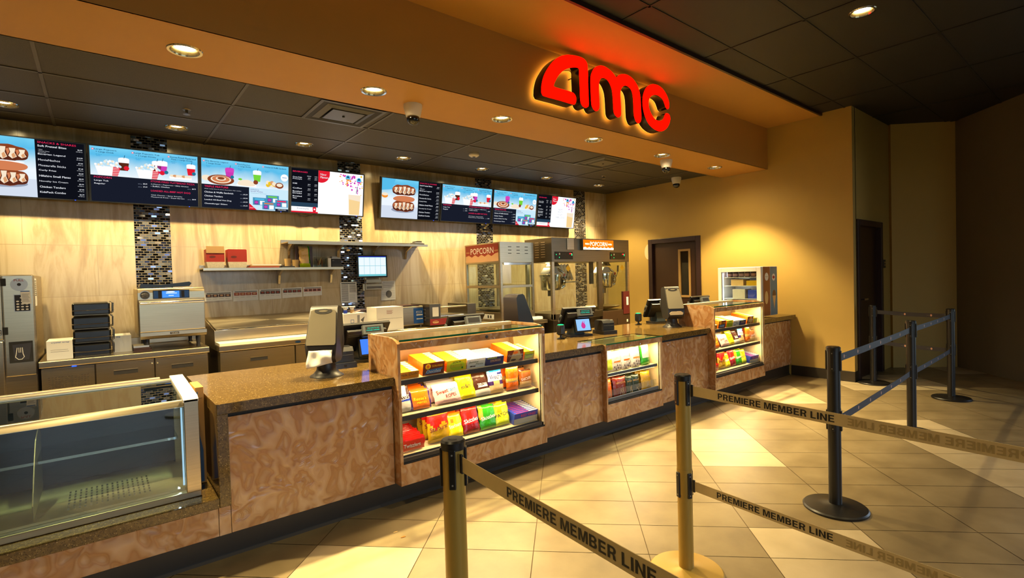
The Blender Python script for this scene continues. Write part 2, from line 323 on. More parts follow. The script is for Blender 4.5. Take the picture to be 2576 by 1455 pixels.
# floor: tiles laid at 45 degrees
mb = MB(); mb.box(-5, -6, -.02, 12, 6.7, -.004, 'grout')
U = Vector((1, 1, 0)).normalized(); V = Vector((1, -1, 0)).normalized(); TW, TL, C0, S0 = .62, .3245, -.21, 2.755
def pale(i, j):
    c = C0+(i+.5)*TW; s_ = S0+(j+.5)*TL
    if 1.03 < c < 1.65: return 4.04 < s_ < 5.02 or 2.05 < s_ < 3.05
    if c < -.85 and c > -1.48: return 1.2 < s_ < 2.77
    if 2.9 < c < 3.5: return 2.2 < s_ < 5.4
    if .43 < c < 1.03: return 7.0 < s_ < 8.0 or .5 < s_ < 1.5
    if 2.3 < c < 2.9: return 6.0 < s_ < 6.9
    if c > 3.5 or c < -1.5: return random.Random(i*31+j//3).random() < .3
    return False
for i in range(-18, 20):
    for j in range(-26, 44):
        c = C0+i*TW; s_ = S0+j*TL; P = U*(s_+TL/2)+V*(c+TW/2)
        if not (-4.8 < P.x < 11.3 and -5.8 < P.y < 6.3): continue
        g = .0022; q = [U*a+V*b for a, b in ((s_+g, c+g), (s_+TL-g, c+g), (s_+TL-g, c+TW-g), (s_+g, c+TW-g))]
        mb.add([(p.x, p.y, 0) for p in q], [(0, 1, 2, 3) if (q[1]-q[0]).cross(q[2]-q[1]).z > 0 else (3, 2, 1, 0)], 'floor_tile_pale' if pale(i, j) else 'floor_tile_tan')
struct(mb.obj('floor'))
# back wall with upright mosaic bands
mb = MB(); xs = [-5, .304, .614, 2.445, 2.75, 4.61, 4.925, 6.80, 7.10, XR+.1]
for k in range(9):
    if k % 2 == 0: mb.box(xs[k], YB, 0, xs[k+1], YB+.12, 3.2, 'wall_tile')
    else: mb.box(xs[k], YB-.003, 0, xs[k+1], YB+.12, 3.2, 'glass_mosaic')
struct(mb.obj('wall_back'))
struct(MB().box(-5, -6, 0, -4.9, YB+.1, 3.8, 'paint_mustard').obj('wall_left'))
def wall_seg(name, a, b, z0, z1, m, th=.12, base=None):
    a = Vector((*a, 0)); b = Vector((*b, 0)); d = (b-a).normalized(); n = Vector((d.y, -d.x, 0))     # n points away from the room
    q = [a, b, b+n*th, a+n*th]; mb = MB(); mb.prism([(p.x, p.y) for p in q], 'z', z0, z1, m); o = struct(mb.obj(name))
    if base:
        q = [a-n*.008, b-n*.008, b, a]; mb = MB(); mb.prism([(p.x, p.y) for p in q], 'z', 0, .14, 'cove_base'); struct(mb.obj('baseboard_'+base, bevel=.003))
    return o
# right wall of the kitchen (x = XR) with the service door opening, drawn as an outline in y,z
D1 = (4.60, 5.52, 2.07)
vs, fs = holed([(2.37, 0), (D1[0], 0), (D1[0], D1[2]), (D1[1], D1[2]), (D1[1], 0), (YB, 0), (YB, 3.7), (2.37, 3.7)], [])
mb = MB(); mb.add([(XR, a, b) for a, b in vs], fs, 'paint_mustard'); mb.box(XR+.1, 2.37, 0, XR+.12, YB, 3.7, 'paint_mustard'); struct(mb.obj('wall_right'))
mb = MB(); mb.box(XR-.01, 2.36, 0, XR, 3.16, .14, 'cove_base'); mb.box(XR-.01, 2.36, 0, 7.84, 2.37, .14, 'cove_base'); struct(mb.obj('baseboard_right', bevel=.003))
D2 = (7.88, 8.82, 2.11)
vs, fs = holed([(XR, 0), (D2[0], 0), (D2[0], D2[2]), (D2[1], D2[2]), (D2[1], 0), (9.3, 0), (9.3, 3.7), (XR, 3.7)], [])
mb = MB(); mb.add([(a, 2.37, b) for a, b in vs], fs, 'paint_mustard'); mb.box(XR+.12, 2.49, 0, 9.3, 2.5, 3.7, 'paint_mustard'); struct(mb.obj('wall_far'))
wall_seg('wall_alcove', (9.3, 2.42), (10.03, 1.71), 0, 3.7, 'paint_mustard', base='alcove')
wall_seg('wall_diagonal', (10.03, 1.71), (8.7, .40), 0, 3.7, 'paint_taupe', base='diagonal')
# lobby wall with a shop window (behind and right of the camera) and front wall with another
mb = MB(); X8 = 8.7
for y0, y1, z0, z1 in ((-6, -4.4, 0, 3.7), (.2, .5, 0, 3.7), (-4.4, .2, 0, .4), (-4.4, .2, 3.2, 3.7)): mb.box(X8, y0, z0, X8+.12, y1, z1, 'paint_taupe')
struct(mb.obj('wall_lobby'))
mb = MB()
for x0, x1, z0, z1 in ((-5, -1.5, 0, 3.7), (4.2, 8.8, 0, 3.7), (-1.5, 4.2, 0, .3), (-1.5, 4.2, 3.3, 3.7)): mb.box(x0, -6.12, z0, x1, -6, z1, 'paint_taupe')
struct(mb.obj('wall_front'))
mb = MB()
for y in (-4.4, -2.9, -1.4, .14): mb.box(X8+.02, y, .4, X8+.1, y+.06, 3.2, 'steel_dark')
for z in (.4, 1.3, 3.14): mb.box(X8+.02, -4.4, z, X8+.1, .2, z+.06, 'steel_dark')
struct(mb.obj('window_1'))
mb = MB()
for x in (-1.5, -.1, 1.3, 2.7, 4.14): mb.box(x, -6.1, .3, x+.06, -6.02, 3.3, 'steel_dark')
for z in (.3, 2.3, 3.24): mb.box(-1.5, -6.1, z, 4.2, -6.02, z+.06, 'steel_dark')
struct(mb.obj('window_2'))
for nm, loc, sx, sy, rot in (('window_daylight', (X8+.2, -2.1, 1.8), 4.6, 2.8, (0, math.pi/2, 0)), ('window_daylight', (1.35, -6.2, 1.8), 5.7, 3.0, (math.pi/2, 0, 0))):
    d = bpy.data.lights.new(nm, 'AREA'); d.shape = 'RECTANGLE'; d.cycles.is_portal = True
    d.size, d.size_y = (sy, sx) if 'X' == 'Y' else (sx, sy)
    o = bpy.data.objects.new(nm, d); COL.objects.link(o); o.location = loc; o.rotation_euler = rot
    if rot[1]: d.size, d.size_y = sy, sx
# ceilings: dark lay-in tiles in a grid, with holes for the lamps
def ceiling(name, x0, y0, x1, y1, z, lamps, gx, gy, gxo, gyo, tm='ceiling_tile_dark', gm='ceiling_grid'):
    vs, fs = holed([(x0, y0), (x1, y0), (x1, y1), (x0, y1)], [circ(a, b, LR+.003) for a, b in lamps if x0 < a < x1 and y0 < b < y1])
    mb = MB(); mb.add([(a, b, z) for a, b in vs], fs, tm)
    mb.box(x0, y0, z+.16, x1, y1, z+.18, tm)
    k = gxo
    while k < x1:
        if k > x0: mb.box(k-.011, y0, z-.006, k+.011, y1, z-.0005, gm)
        k += gx
    k = gyo
    while k < y1:
        if k > y0: mb.box(x0, k-.011, z-.006, x1, k+.011, z-.0005, gm)
        k += gy
    return struct(mb.obj(name))
ceiling('ceiling_kitchen', -5, YSB, XR, YB, ZK, KITCHEN_LAMPS, 1.235, .62, -3.98, 4.37)
ceiling('ceiling', -5, -6, 11.4, 2.72, ZL, LOBBY_LAMPS, 1.27, .65, -4.15, -2.75, 'ceiling_tile_black', 'ceiling_grid_black')
# orange bulkhead: raised underside, face, lower underside, short return
vs, fs = holed([(-5, YF), (XR, YF), (XR, YSB), (-5, YSB)], [circ(a, b, LR+.003) for a, b in SOFFIT_LAMPS])
mb = MB(); mb.add([(a, b, ZS) for a, b in vs], fs, 'paint_orange')
mb.box(-5, YF, ZS, XR, YF+.012, 3.6, 'paint_orange'); mb.box(-5, 2.74, 3.6, XR, YF+.01, 3.62, 'paint_orange')
mb.box(-5, YSB-.012, ZS, XR, YSB, 3.2, 'paint_orange'); mb.box(-5, 2.715, 3.59, XR, 2.74, 3.66, 'door_frame_brown')
mb.box(-5, YF+.02, 3.2, XR, YSB-.02, 3.22, 'paint_orange')
struct(mb.obj('trim_1'))
# recessed downlights
def downlight(kind, label, x, y, z, power, group, size=100, blend=.5, spill=0):
    t = thing('recessed_downlight', label, 'ceiling light', (x, y, z), 0, group)
    n = 28; mb = MB(); mb.lathe([(LR-.004, .002), (LR-.002, -.005), (LR+.012, -.006), (LR+.016, 0)], (0, 0, 0), 'chrome', n)
    mb.f = mb.f[:-2]; mb.m = mb.m[:-2]; mb.obj('trim_ring', t, world=False, smooth=40)
    mb = MB(); mb.lathe([(LR-.002, 0), (LR-.010, .03), (LR-.018, .05), (LR-.03, .06)], (0, 0, 0), 'reflector', n)
    mb.f = mb.f[:-2]; mb.m = mb.m[:-2]; mb.obj('reflector', t, world=False, smooth=40)
    mb = MB(); mb.lathe([(LR-.022, .026), (.045, .016), (.005, .011)], (0, 0, 0), emi('lamp_glow', (255, 236, 196), 16), 20)
    mb.obj('bulb', t, world=False, smooth=60)
    if power: spot('downlight_beam', (0, 0, -.012), power, t, size=size, blend=blend)
    if spill: spot('downlight_spill', (0, 0, -.013), spill, t, size=168, blend=1.0)
    return t
steel('reflector', (190, 165, 105), .22, 0)
ORD = ['first', 'second', 'third', 'fourth', 'fifth', 'sixth', 'seventh', 'eighth', 'ninth', 'tenth', 'eleventh', 'twelfth']
for k, (x, y) in enumerate(SOFFIT_LAMPS):
    lb = 'round recessed downlight outside the frame at the left in the orange bulkhead' if k == 0 else 'round recessed downlight in the orange bulkhead underside, %s from the left' % ORD[k-1]
    downlight('s', lb, x, y, ZS, P_SOFFIT, 'downlights in the orange bulkhead', spill=48)
for k, (x, y) in enumerate(KITCHEN_LAMPS):
    downlight('k', 'small recessed downlight in the dark kitchen ceiling, %s from the left' % ORD[k], x, y, ZK, P_KITCHEN, 'downlights along the back wall', 104, spill=35)
LL = ['recessed downlight in the dark lobby ceiling at top right'] + ['recessed lobby downlight outside the picture, %s behind the queue' % ORD[k] for k in range(5)]
for k, (x, y) in enumerate(LOBBY_LAMPS): downlight('l', LL[k], x, y, ZL, P_LOBBY, 'downlights in the lobby ceiling', 110, .8)
# doors
mb = MB(); y0, y1, h = D1
for a in ((y0-.05, y0+.03), (y1-.03, y1+.05)): mb.box(XR-.02, a[0], 0, XR+.1, a[1], h+.05, 'door_frame_brown')
mb.box(XR-.02, y0+.0301, h-.03, XR+.1, y1-.0301, h+.05, 'door_frame_brown'); fr = struct(mb.obj('door_1', bevel=.004))
wy0, wy1, wz0, wz1 = 4.80, 4.96, 1.13, 1.88
mb = MB(); vs, fs = holed([(y0+.03, .01), (y1-.03, .01), (y1-.03, h-.03), (y0+.03, h-.03)], [[(wy0, wz0), (wy1, wz0), (wy1, wz1), (wy0, wz1)]])
mb.add([(XR+.04, a, b) for a, b in vs], fs, 'door_wood'); mb.add([(XR+.08, a, b) for a, b in vs], fs, 'door_wood'); mb.obj('door_leaf', fr)
mb = MB(); w = .035
for a in ((wy0-w, wz0-w, wy0, wz1+w), (wy1, wz0-w, wy1+w, wz1+w), (wy0, wz0-w, wy1, wz0), (wy0, wz1, wy1, wz1+w)): mb.box(XR+.03, a[0], a[1], XR+.09, a[2], a[3], 'vision_frame' if mat('vision_frame', (150, 118, 70), .45) else '')
mb.obj('window_frame', fr); MB().box(XR+.055, wy0, wz0, XR+.06, wy1, wz1, 'dark_glass' if mat('dark_glass', (12, 14, 18), .05, 0, .8) else '').obj('door_pane', fr)
mb = MB(); x0, x1, h = D2
for a in ((x0-.05, x0+.03), (x1-.03, x1+.05)): mb.box(a[0], 2.35, 0, a[1], 2.47, h+.05, 'door_frame_brown')
mb.box(x0+.0301, 2.35, h-.03, x1-.0301, 2.47, h+.05, 'door_frame_brown'); fr = struct(mb.obj('door_2', bevel=.004))
mb = MB(); mb.box(x0+.03, 2.41, .01, x1-.03, 2.45, h-.03, 'door_wood'); mb.obj('door_leaf', fr)
mb = MB(); mb.box(8.0, 2.40, 1.03, 8.06, 2.41, 1.13, 'chrome'); mb.tube([(8.03, 2.41, 1.08), (8.03, 2.35, 1.08), (8.16, 2.345, 1.08)], .011, 'chrome', 8); mb.obj('door_handle', fr, smooth=40)
MB().box(8.0, 2.402, 1.5, 8.05, 2.41, 1.53, 'paper').obj('door_label', fr)
# wall things
t = thing('light_switch', 'small dark double light switch plate on the wall right of the far door', 'light switch', (8.95, 2.36, 1.55))
MB().box(8.9, 2.355, 1.5, 9.0, 2.369, 1.62, 'black_plastic').obj('plate', t, bevel=.003); mb = MB()
for z in (1.53, 1.57): mb.box(8.925, 2.35, z, 8.975, 2.356, z+.022, 'vision_frame')
mb.obj('rocker', t)
mb = MB(); mb.add([(XR-.004, a, b) for a, b in smooth_loop([(5.575, 2.03), (5.63, 2.0), (5.655, 1.93), (5.65, 1.84), (5.61, 1.78), (5.575, 1.79)], 4)], [tuple(range(24))], 'pale_plaster' if mat('pale_plaster', (206, 190, 148), .8) else '')
tag(mb.obj('wall_patch'), 'pale unpainted patch on the yellow wall beside the wooden door', 'wall patch')
# air diffusers
def diffuser(x, y, w, label):
    t = thing('ceiling_vent', label, 'air vent', (x, y, ZK), 0, 'square air diffusers in the kitchen ceiling')
    def ring(r0, r1, z0, z1, m, nm):
        mb = MB(); vs = [(a*r, b*r, z) for r, z in ((r0, z0), (r1, z1)) for a, b in ((-1, -1), (1, -1), (1, 1), (-1, 1))]
        mb.add(vs, [(i, (i+1) % 4, 4+(i+1) % 4, 4+i) for i in range(4)], m); return mb.obj(nm, t, world=False)
    ring(w/2, w/2-.03, -.008, -.009, 'vent_grey' if mat('vent_grey', (66, 66, 70), .4) else '', 'frame'); ring(w/2-.03, w/2-.08, -.009, -.002, 'black_matte', 'throat')
    ring(w/2-.08, w/2-.13, -.004, -.02, 'vent_grey', 'cone'); ring(w/2-.13, w/2-.15, -.02, -.003, 'black_matte', 'inner_throat')
    mb = MB(); r = w/2-.15; mb.box(-r, -r, -.022, r, r, -.016, 'vent_grey'); mb.lathe([(.012, -.03), (.012, -.02)], (0, 0, 0), 'ink', 10); mb.obj('plate', t, world=False, bevel=.006)
diffuser(1.835, 4.70, .60, 'square air diffuser in the kitchen ceiling left of the dome camera'); diffuser(5.50, 4.70, .60, 'square air diffuser in the kitchen ceiling near the right wall')
# dome cameras
def dome(x, y, z, k, label):
    t = thing('dome_camera', label, 'security camera', (x, y, z), 0, 'white dome security cameras')
    MB().lathe([(.078*k, 0), (.078*k, -.03*k), (.06*k, -.10*k), (.048*k, -.105*k)], (0, 0, 0), 'white_plastic', 24).obj('housing', t, world=False, smooth=40)
    MB().lathe([(.05*k, -.10*k), (.055*k, -.12*k), (.05*k, -.145*k), (.03*k, -.165*k), (.005, -.172*k)], (0, 0, 0), 'dark_glass', 20).obj('lens_dome', t, world=False, smooth=70)
dome(2.13, 3.90, ZS, 1, 'white dome camera under the bulkhead beside the left diffuser'); dome(5.86, 3.93, ZS, 1, 'white dome camera under the bulkhead below the letter sign'); dome(7.43, 4.80, ZK, 1, 'white dome camera in the kitchen ceiling corner by the yellow wall')
for (x, y), lb in (((3.73, 5.29), 'round white smoke detector on the kitchen ceiling above the right menu'),):
    t = thing('smoke_detector', lb, 'smoke detector', (x, y, ZK)); MB().lathe([(.065, 0), (.065, -.02), (.045, -.035), (.01, -.037)], (0, 0, 0), 'white_plastic', 20).obj('housing', t, world=False, smooth=40)
    MB().lathe([(.02, -.034), (.018, -.042)], (0, 0, 0), 'charcoal', 12).obj('sensor', t, world=False)
for (x, y), lb in (((.66, 5.34), 'small sprinkler head in the kitchen ceiling above the second menu screen'), ((6.27, 5.35), 'small sprinkler head in the kitchen ceiling near the yellow wall')):
    t = thing('sprinkler', lb, 'sprinkler', (x, y, ZK), 0, 'sprinkler heads in the kitchen ceiling'); MB().lathe([(.035, 0), (.03, -.006), (.012, -.008), (.01, -.03)], (0, 0, 0), 'steel_dark', 14).obj('escutcheon', t, world=False, smooth=40)
    mb = MB(); mb.lathe([(.03, -.04), (.03, -.043)], (0, 0, 0), 'steel_dark', 12); mb.tube([(0, 0, -.03), (.012, 0, -.036), (0, 0, -.041)], .003, 'steel_dark', 6); mb.obj('deflector', t, world=False)
# ------------------------------------------------------------------ the letter sign
YL = 3.31
def lt(pts): 
    out = []
    for u, v in pts:
        p = at(1320+u/6.0625, 120+v/6.0625, 'Y', YL); out.append((p.x, p.z))
    return smooth_loop(out, 3)
LET = [[(250, 640), (256, 560), (285, 440), (340, 330), (420, 220), (520, 142), (620, 112), (720, 115), (830, 137), (905, 175), (948, 240), (960, 330), (966, 600), (974, 860), (960, 902), (930, 918), (892, 903), (862, 865), (845, 800), (836, 600), (828, 420), (820, 318), (740, 303), (660, 316), (580, 356), (510, 430), (465, 510), (443, 565), (450, 598), (560, 632), (690, 668), (750, 700), (780, 755), (783, 815), (765, 858), (728, 866), (520, 805), (300, 745), (264, 716), (250, 680)],
 [(1000, 480), (1016, 390), (1058, 312), (1110, 282), (1170, 274), (1240, 300), (1320, 362), (1372, 425), (1396, 452), (1436, 418), (1500, 404), (1570, 420), (1640, 470), (1700, 550), (1740, 640), (1762, 760), (1770, 920), (1776, 1070), (1765, 1128), (1735, 1155), (1700, 1135), (1675, 1080), (1660, 1000), (1650, 780), (1630, 670), (1590, 607), (1535, 580), (1490, 596), (1463, 650), (1457, 730), (1464, 880), (1468, 1000), (1460, 1043), (1425, 1065), (1388, 1045), (1360, 1000), (1350, 940), (1338, 730), (1320, 620), (1282, 530), (1235, 477), (1180, 463), (1147, 487), (1132, 550), (1131, 680), (1138, 860), (1130, 938), (1095, 970), (1058, 955), (1030, 912), (1014, 860), (1004, 680)],
 [(2202, 870), (2195, 922), (2172, 940), (2146, 910), (2130, 860), (2100, 790), (2050, 742), (1990, 720), (1930, 737), (1895, 790), (1888, 860), (1900, 940), (1940, 1030), (1990, 1095), (2050, 1118), (2100, 1100), (2125, 1052), (2140, 1012), (2165, 1000), (2200, 1020), (2218, 1080), (2205, 1150), (2170, 1220), (2120, 1263), (2060, 1278), (1980, 1250), (1900, 1180), (1840, 1070), (1802, 930), (1795, 780), (1815, 680), (1850, 612), (1900, 572), (1960, 558), (2040, 580), (2110, 640), (2160, 720), (2190, 800)]]
emi('sign_red', (255, 4, 0), 5.0); emi('halo_warm', (255, 190, 80), 4.0); mat('sign_side', (30, 12, 12), .22, 0, .6)
t = thing('letter_sign', 'glowing red three-letter sign on the orange bulkhead', 'sign', (4.0, YF, 3.1))
for ch, L_ in zip('amc', LET):
    P2 = lt(L_); vs, fs = holed(P2, [])
    mb = MB(); mb.add([(a, YL-.002, b) for a, b in vs], [f[::-1] for f in fs], 'sign_red'); f_ = mb.obj('letter_face', t); f_['label'] = 'glowing red letter face'
    mb = MB(); n = len(P2); V3 = [(a, y, b) for y in (YL, YF-.035) for a, b in P2]; mb.add(V3, [(i, (i+1) % n, n+(i+1) % n, n+i) for i in range(n)], 'sign_side')
    mb.add([(a, YL, b) for a, b in vs], fs, 'sign_side'); mb.add([(a, YF-.035, b) for a, b in vs], fs, 'sign_side'); mb.obj('letter_shell', t, smooth=50)
    cx_ = sum(p[0] for p in P2)/n; cz_ = sum(p[1] for p in P2)/n
    mb = MB(); mb.add([(a, YF-.0335, b) for a, b in vs], fs, 'halo_warm'); mb.obj('halo_light', t)
    mb = MB()
    for q in (P2[n//5], P2[n//2], P2[4*n//5]):
        w_ = .004; mb.box(q[0]-w_, YF-.035, q[1]-w_, q[0]+w_, YF, q[1]+w_, 'sign_side')
    mb.obj('standoff', t)
# ================================================================== SERVICE COUNTER
ZC, YC0, YP, YT = .87, 3.09, 3.12, 3.19
CA0, CA1 = 1.49, 2.79                    # left display case
CB0, CB1 = 3.57, 4.44                    # low display case
CC0, CC1 = 5.40, 6.62                    # right display case
mb = MB(); out = [(.46, YC0), (CA0-.005, YC0), (CA0-.005, 3.505), (CA1+.005, 3.505), (CA1+.005, YC0), (CB0-.003, YC0), (CB0-.003, 3.43), (CB1+.003, 3.43), (CB1+.003, YC0), (CC0-.005, YC0), (CC0-.005, 3.505), (CC1+.005, 3.505), (CC1+.005, YC0), (XR-.012, YC0), (XR-.012, 4.12), (.55, 4.25), (.46, 4.25)]
mb.prism(out, 'z', ZC-.055, ZC, 'granite'); t = tag(mb.obj('countertop', bevel=.004), 'long speckled brown granite worktop of the service counter', 'countertop')
mb = MB(); mb.box(-3.5, YC0, .315, .459, 4.1, .37, 'granite'); tag(mb.obj('countertop', bevel=.004), 'low speckled granite ledge under the glass pastry case', 'countertop')
mb = MB(); mb.box(.46, YC0, .316, .515, 4.24, ZC-.0555, 'granite'); tag(mb.obj('granite_end_panel', bevel=.003), 'upright granite end panel where the counter steps down to the pastry case', 'counter panel')
def cab(x0, x1, zt, label, yf=YP, seams=()):
    t = thing('counter_cabinet', label, 'counter cabinet', ((x0+x1)/2, 3.6, 0), 0, 'agate laminate cabinets of the service counter')
    e = [x0]+list(seams)+[x1]
    for a, b in zip(e[:-1], e[1:]): mb = MB(); mb.box(a+.0015, yf, .155, b-.0015, yf+.02, zt-(.026 if zt > .5 else .01), 'agate_laminate'); mb.obj('front_panel', t, bevel=.0015)
    mb = MB(); mb.box(x0, yf+.022, .155, x1, 3.95, zt-.001, 'cove_dark'); mb.obj('carcass', t)
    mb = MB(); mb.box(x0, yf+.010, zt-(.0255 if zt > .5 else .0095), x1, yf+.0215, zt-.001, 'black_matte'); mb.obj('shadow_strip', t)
mat('cove_dark', (40, 30, 22), .6)
cab(-3.5, .458, .315, 'low agate-look cabinet below the glass pastry case', seams=(-1.1,)); 
cab(.516, CA0-.006, ZC-.055, 'agate-look cabinet between the granite step and the left candy case'); cab(CA1+.006, CB0-.004, ZC-.055, 'agate-look cabinet between the left candy case and the low snack case')
cab(CB1+.004, CC0-.006, ZC-.055, 'agate-look cabinet between the low snack case and the right candy case'); cab(CC1+.006, XR-.012, ZC-.055, 'agate-look end cabinet against the yellow wall', 3.16)
mb = MB(); mb.box(.459, YP, .155, .515, YP+.02, .315, 'agate_laminate'); tag(mb.obj('filler_panel'), 'narrow agate-look strip under the granite step', 'counter panel')
mb = MB(); mb.box(-3.5, YT, 0, XR-.012, YT+.05, .154, 'cove_base'); mb.prism([(YT-.012, 0), (YT, 0), (YT, .02)], 'x', -3.5, XR-.012, 'cove_base'); struct(mb.obj('baseboard_counter'))
# --- tall lit display case with three shelves
emi('led_warm', (255, 214, 140), 6.0); mat('lip_black', (36, 34, 36), .4)
TILT = .19
def show_case(x0, x1, label, S):
    w = x1-x0; t = thing('display_case', label, 'display case', (x0, 3.04, 0), 0, 'tall candy cases of the counter')
    prof = [(0, .155), (0, 1.09), (.02, 1.103), (.06, 1.118), (.12, 1.126), (.46, 1.126), (.46, .155)]
    for k, a in enumerate((0, w-.02)): mb = MB(); mb.prism(prof, 'x', a, a+.02, 'agate_laminate'); mb.obj('side_panel', t, world=False, bevel=.003)
    mb = MB(); mb.box(.02, 0, 1.048, w-.02, .02, 1.095, 'agate_laminate'); mb.obj('header_panel', t, world=False, bevel=.002)
    mb = MB(); mb.box(.02, 0, .156, w-.02, .02, .295, 'agate_laminate'); mb.obj('kick_panel', t, world=False, bevel=.002)
    mb = MB(); mb.box(.02, .43, .30, w-.02, .445, 1.1, 'cream'); mb.box(.02, .02, .28, w-.02, .44, .30, 'cream'); mb.box(.0205, .021, .30, .028, .43, 1.095, 'cream'); mb.box(w-.028, .021, .30, w-.0205, .43, 1.095, 'cream'); mb.obj('cream_lining', t, world=False)
    mb = MB(); mb.box(.018, .01, 1.104, w-.018, .44, 1.114, 'shelf_glass'); g = mb.obj('glass_top', t, world=False)
    mb = MB(); mb.box(.018, .0045, 1.1025, w-.018, .0095, 1.1155, 'glass_edge'); mb.obj('glass_edge', t, world=False)
    mb = MB(); mb.box(.02, .40, 1.10, w-.02, .455, 1.128, 'cream'); mb.obj('rear_rail', t, world=False)
    for z in S:
        Mt = Matrix.Translation((0, .045, z)) @ Matrix.Rotation(TILT, 4, 'X') @ Matrix.Translation((0, -.045, -z))
        mb = MB(); mb.box(.03, .045, z-.012, w-.05, .40, z, 'cream', Mt); sh = mb.obj('shelf', t, world=False)
        mb = MB(); mb.box(.03, .034, z-.030, w-.05, .045, z+.004, 'lip_black'); mb.obj('shelf_lip', sh, world=False, bevel=.002)
        mb = MB(); mb.box(.03, .046, z+.001, w-.05, .048, z+.055, 'acrylic'); mb.obj('price_guard', sh, world=False)
    mb = MB(); mb.box(.022, .004, .298, w-.03, .03, .335, 'lip_black'); mb.box(.022, -.002, .298, w-.022, .02, .307, 'black_matte'); mb.obj('door_track', t, world=False, bevel=.002)
    mb = MB(); mb.box(w-.052, .012, .307, w-.047, .018, 1.046, 'black_matte'); mb.obj('door_edge', t, world=False)
    mb = MB(); mb.box(w-.046, .004, .307, w-.022, .02, 1.046, 'cream'); mb.obj('side_stile', t, world=False)
    for z, p in ((1.050, 9.0), (S[2]-.0195, 6.0), (S[1]-.0195, 6.0)):
        mb = MB(); mb.box(.05, .052, z, w-.07, .06, z+.006, 'led_warm'); l = mb.obj('light_strip', t, world=False)
        area('strip_light', (w/2-.01, .07, z-.004), w-.14, .02, p, l, (1, .74, .38), (math.radians(-18), 0, 0), 175)
    return t
# lock emblem small
S_TALL = [.338, .60, .84]
case_a = show_case(CA0, CA1, 'tall lit candy display case left of the low snack case', S_TALL[::-1][::-1])
mb = MB(); mb.lathe([(.012, 0), (.012, .004), (.005, .006)], (0, 0, 0), 'charcoal', 14, Matrix.Translation((.72, 0, 1.072)) @ Matrix.Rotation(math.pi/2, 4, 'X')); mb.obj('lock', case_a, world=False)
case_c = show_case(CC0, CC1, 'tall lit candy display case near the yellow wall', S_TALL)
# --- low lit snack case let into the counter
def low_case(x0, x1):
    w = x1-x0; t = thing('display_case', 'low lit snack case let into the counter under a glass top', 'display case', (x0, 3.07, 0))
    for a in (0, w-.018): mb = MB(); mb.box(a, 0, .155, a+.018, .36, .862, 'agate_laminate'); mb.obj('side_panel', t, world=False, bevel=.002)
    mb = MB(); mb.box(.018, 0, .812, w-.018, .018, .862, 'agate_laminate'); mb.obj('header_panel', t, world=False, bevel=.002)
    mb = MB(); mb.box(.018, 0, .156, w-.018, .018, .315, 'agate_laminate'); mb.obj('kick_panel', t, world=False, bevel=.002)
    mb = MB(); mb.box(.018, .335, .30, w-.018, .35, .862, 'cream'); mb.box(.018, .018, .30, w-.018, .335, .315, 'cream'); mb.box(.0185, .019, .315, .026, .335, .86, 'cream'); mb.box(w-.026, .019, .315, w-.0185, .335, .86, 'cream'); mb.obj('cream_lining', t, world=False)
    mb = MB(); mb.box(.0, -.004, .8635, w, .358, .8735, 'shelf_glass'); mb.obj('glass_top', t, world=False)
    mb = MB(); mb.box(.0, -.0085, .8630, w, -.0045, .8740, 'glass_edge'); mb.obj('glass_edge', t, world=False)
    mb = MB(); mb.box(.03, .04, .573, w-.05, .33, .585, 'cream'); sh = mb.obj('shelf', t, world=False)
    mb = MB(); mb.box(.03, .028, .563, w-.05, .04, .592, 'rail_blue' if mat('rail_blue', (72, 82, 96), .3, .4) else ''); mb.obj('shelf_lip', sh, world=False, bevel=.003)
    mb = MB(); mb.box(.022, .012, .33, w-.06, .03, .365, 'rail_blue'); mb.box(.02, -.002, .314, w-.02, .02, .33, 'black_matte'); mb.obj('door_track', t, world=False, bevel=.003)
    mb = MB(); mb.box(.03, .045, .366, w-.05, .048, .43, 'acrylic'); mb.obj('price_guard', t, world=False)
    mb = MB(); mb.box(w-.052, .010, .33, w-.047, .016, .81, 'black_matte'); mb.obj('door_edge', t, world=False)
    mb = MB(); mb.box(w-.046, .003, .33, w-.02, .018, .81, 'cream'); mb.obj('side_stile', t, world=False)
    mb = MB(); mb.lathe([(.009, 0), (.009, .006), (.004, .008)], (0, 0, 0), 'chrome', 12, Matrix.Translation((.5, 0, .825)) @ Matrix.Rotation(math.pi/2, 4, 'X')); mb.obj('lock', t, world=False, smooth=50)
    for z, p in ((.803, 7.0), (.555, 1.6)):
        mb = MB(); mb.box(.05, .05, z, w-.07, .058, z+.006, 'led_warm'); l = mb.obj('light_strip', t, world=False)
        area('strip_light', (w/2-.01, .068, z-.004), w-.14, .02, p, l, (1, .76, .42), (math.radians(-18), 0, 0), 175)
    return t
low_case(CB0, CB1)
# ------------------------------------------------------------------ candy boxes
FOIL = {}
def C(n, c, r=.35): FOIL[n] = c; return mat('card_'+n, c, r, var=.03)
def foil(m):
    if not m or not m.startswith('card_'): return m
    k = 'foil_'+m[5:]
    if k not in MATS: mat(k, FOIL[m[5:]], .24, var=.06, vs=30, bump=.9, bs=38)
    return k
C('yellow', (250, 196, 10)); C('orange', (236, 110, 14)); C('brown', (116, 38, 16)); C('white', (238, 232, 224)); C('navy', (34, 40, 110)); C('amber', (214, 132, 12)); C('lime', (196, 214, 30)); C('sky', (50, 120, 190))
C('lemon', (240, 216, 20)); C('red', (206, 26, 14)); C('green', (44, 140, 20)); C('pink', (238, 186, 178)); C('choc', (70, 38, 24)); C('blue', (34, 60, 170)); C('purple', (62, 28, 92)); C('silver', (196, 190, 178)); C('maroon', (120, 20, 22)); C('kraft', (180, 104, 40)); C('forest', (40, 52, 34)); C('gold', (190, 150, 20)); C('cyan', (24, 130, 190)); C('tan', (206, 170, 112)); C('darkgreen', (20, 84, 50))
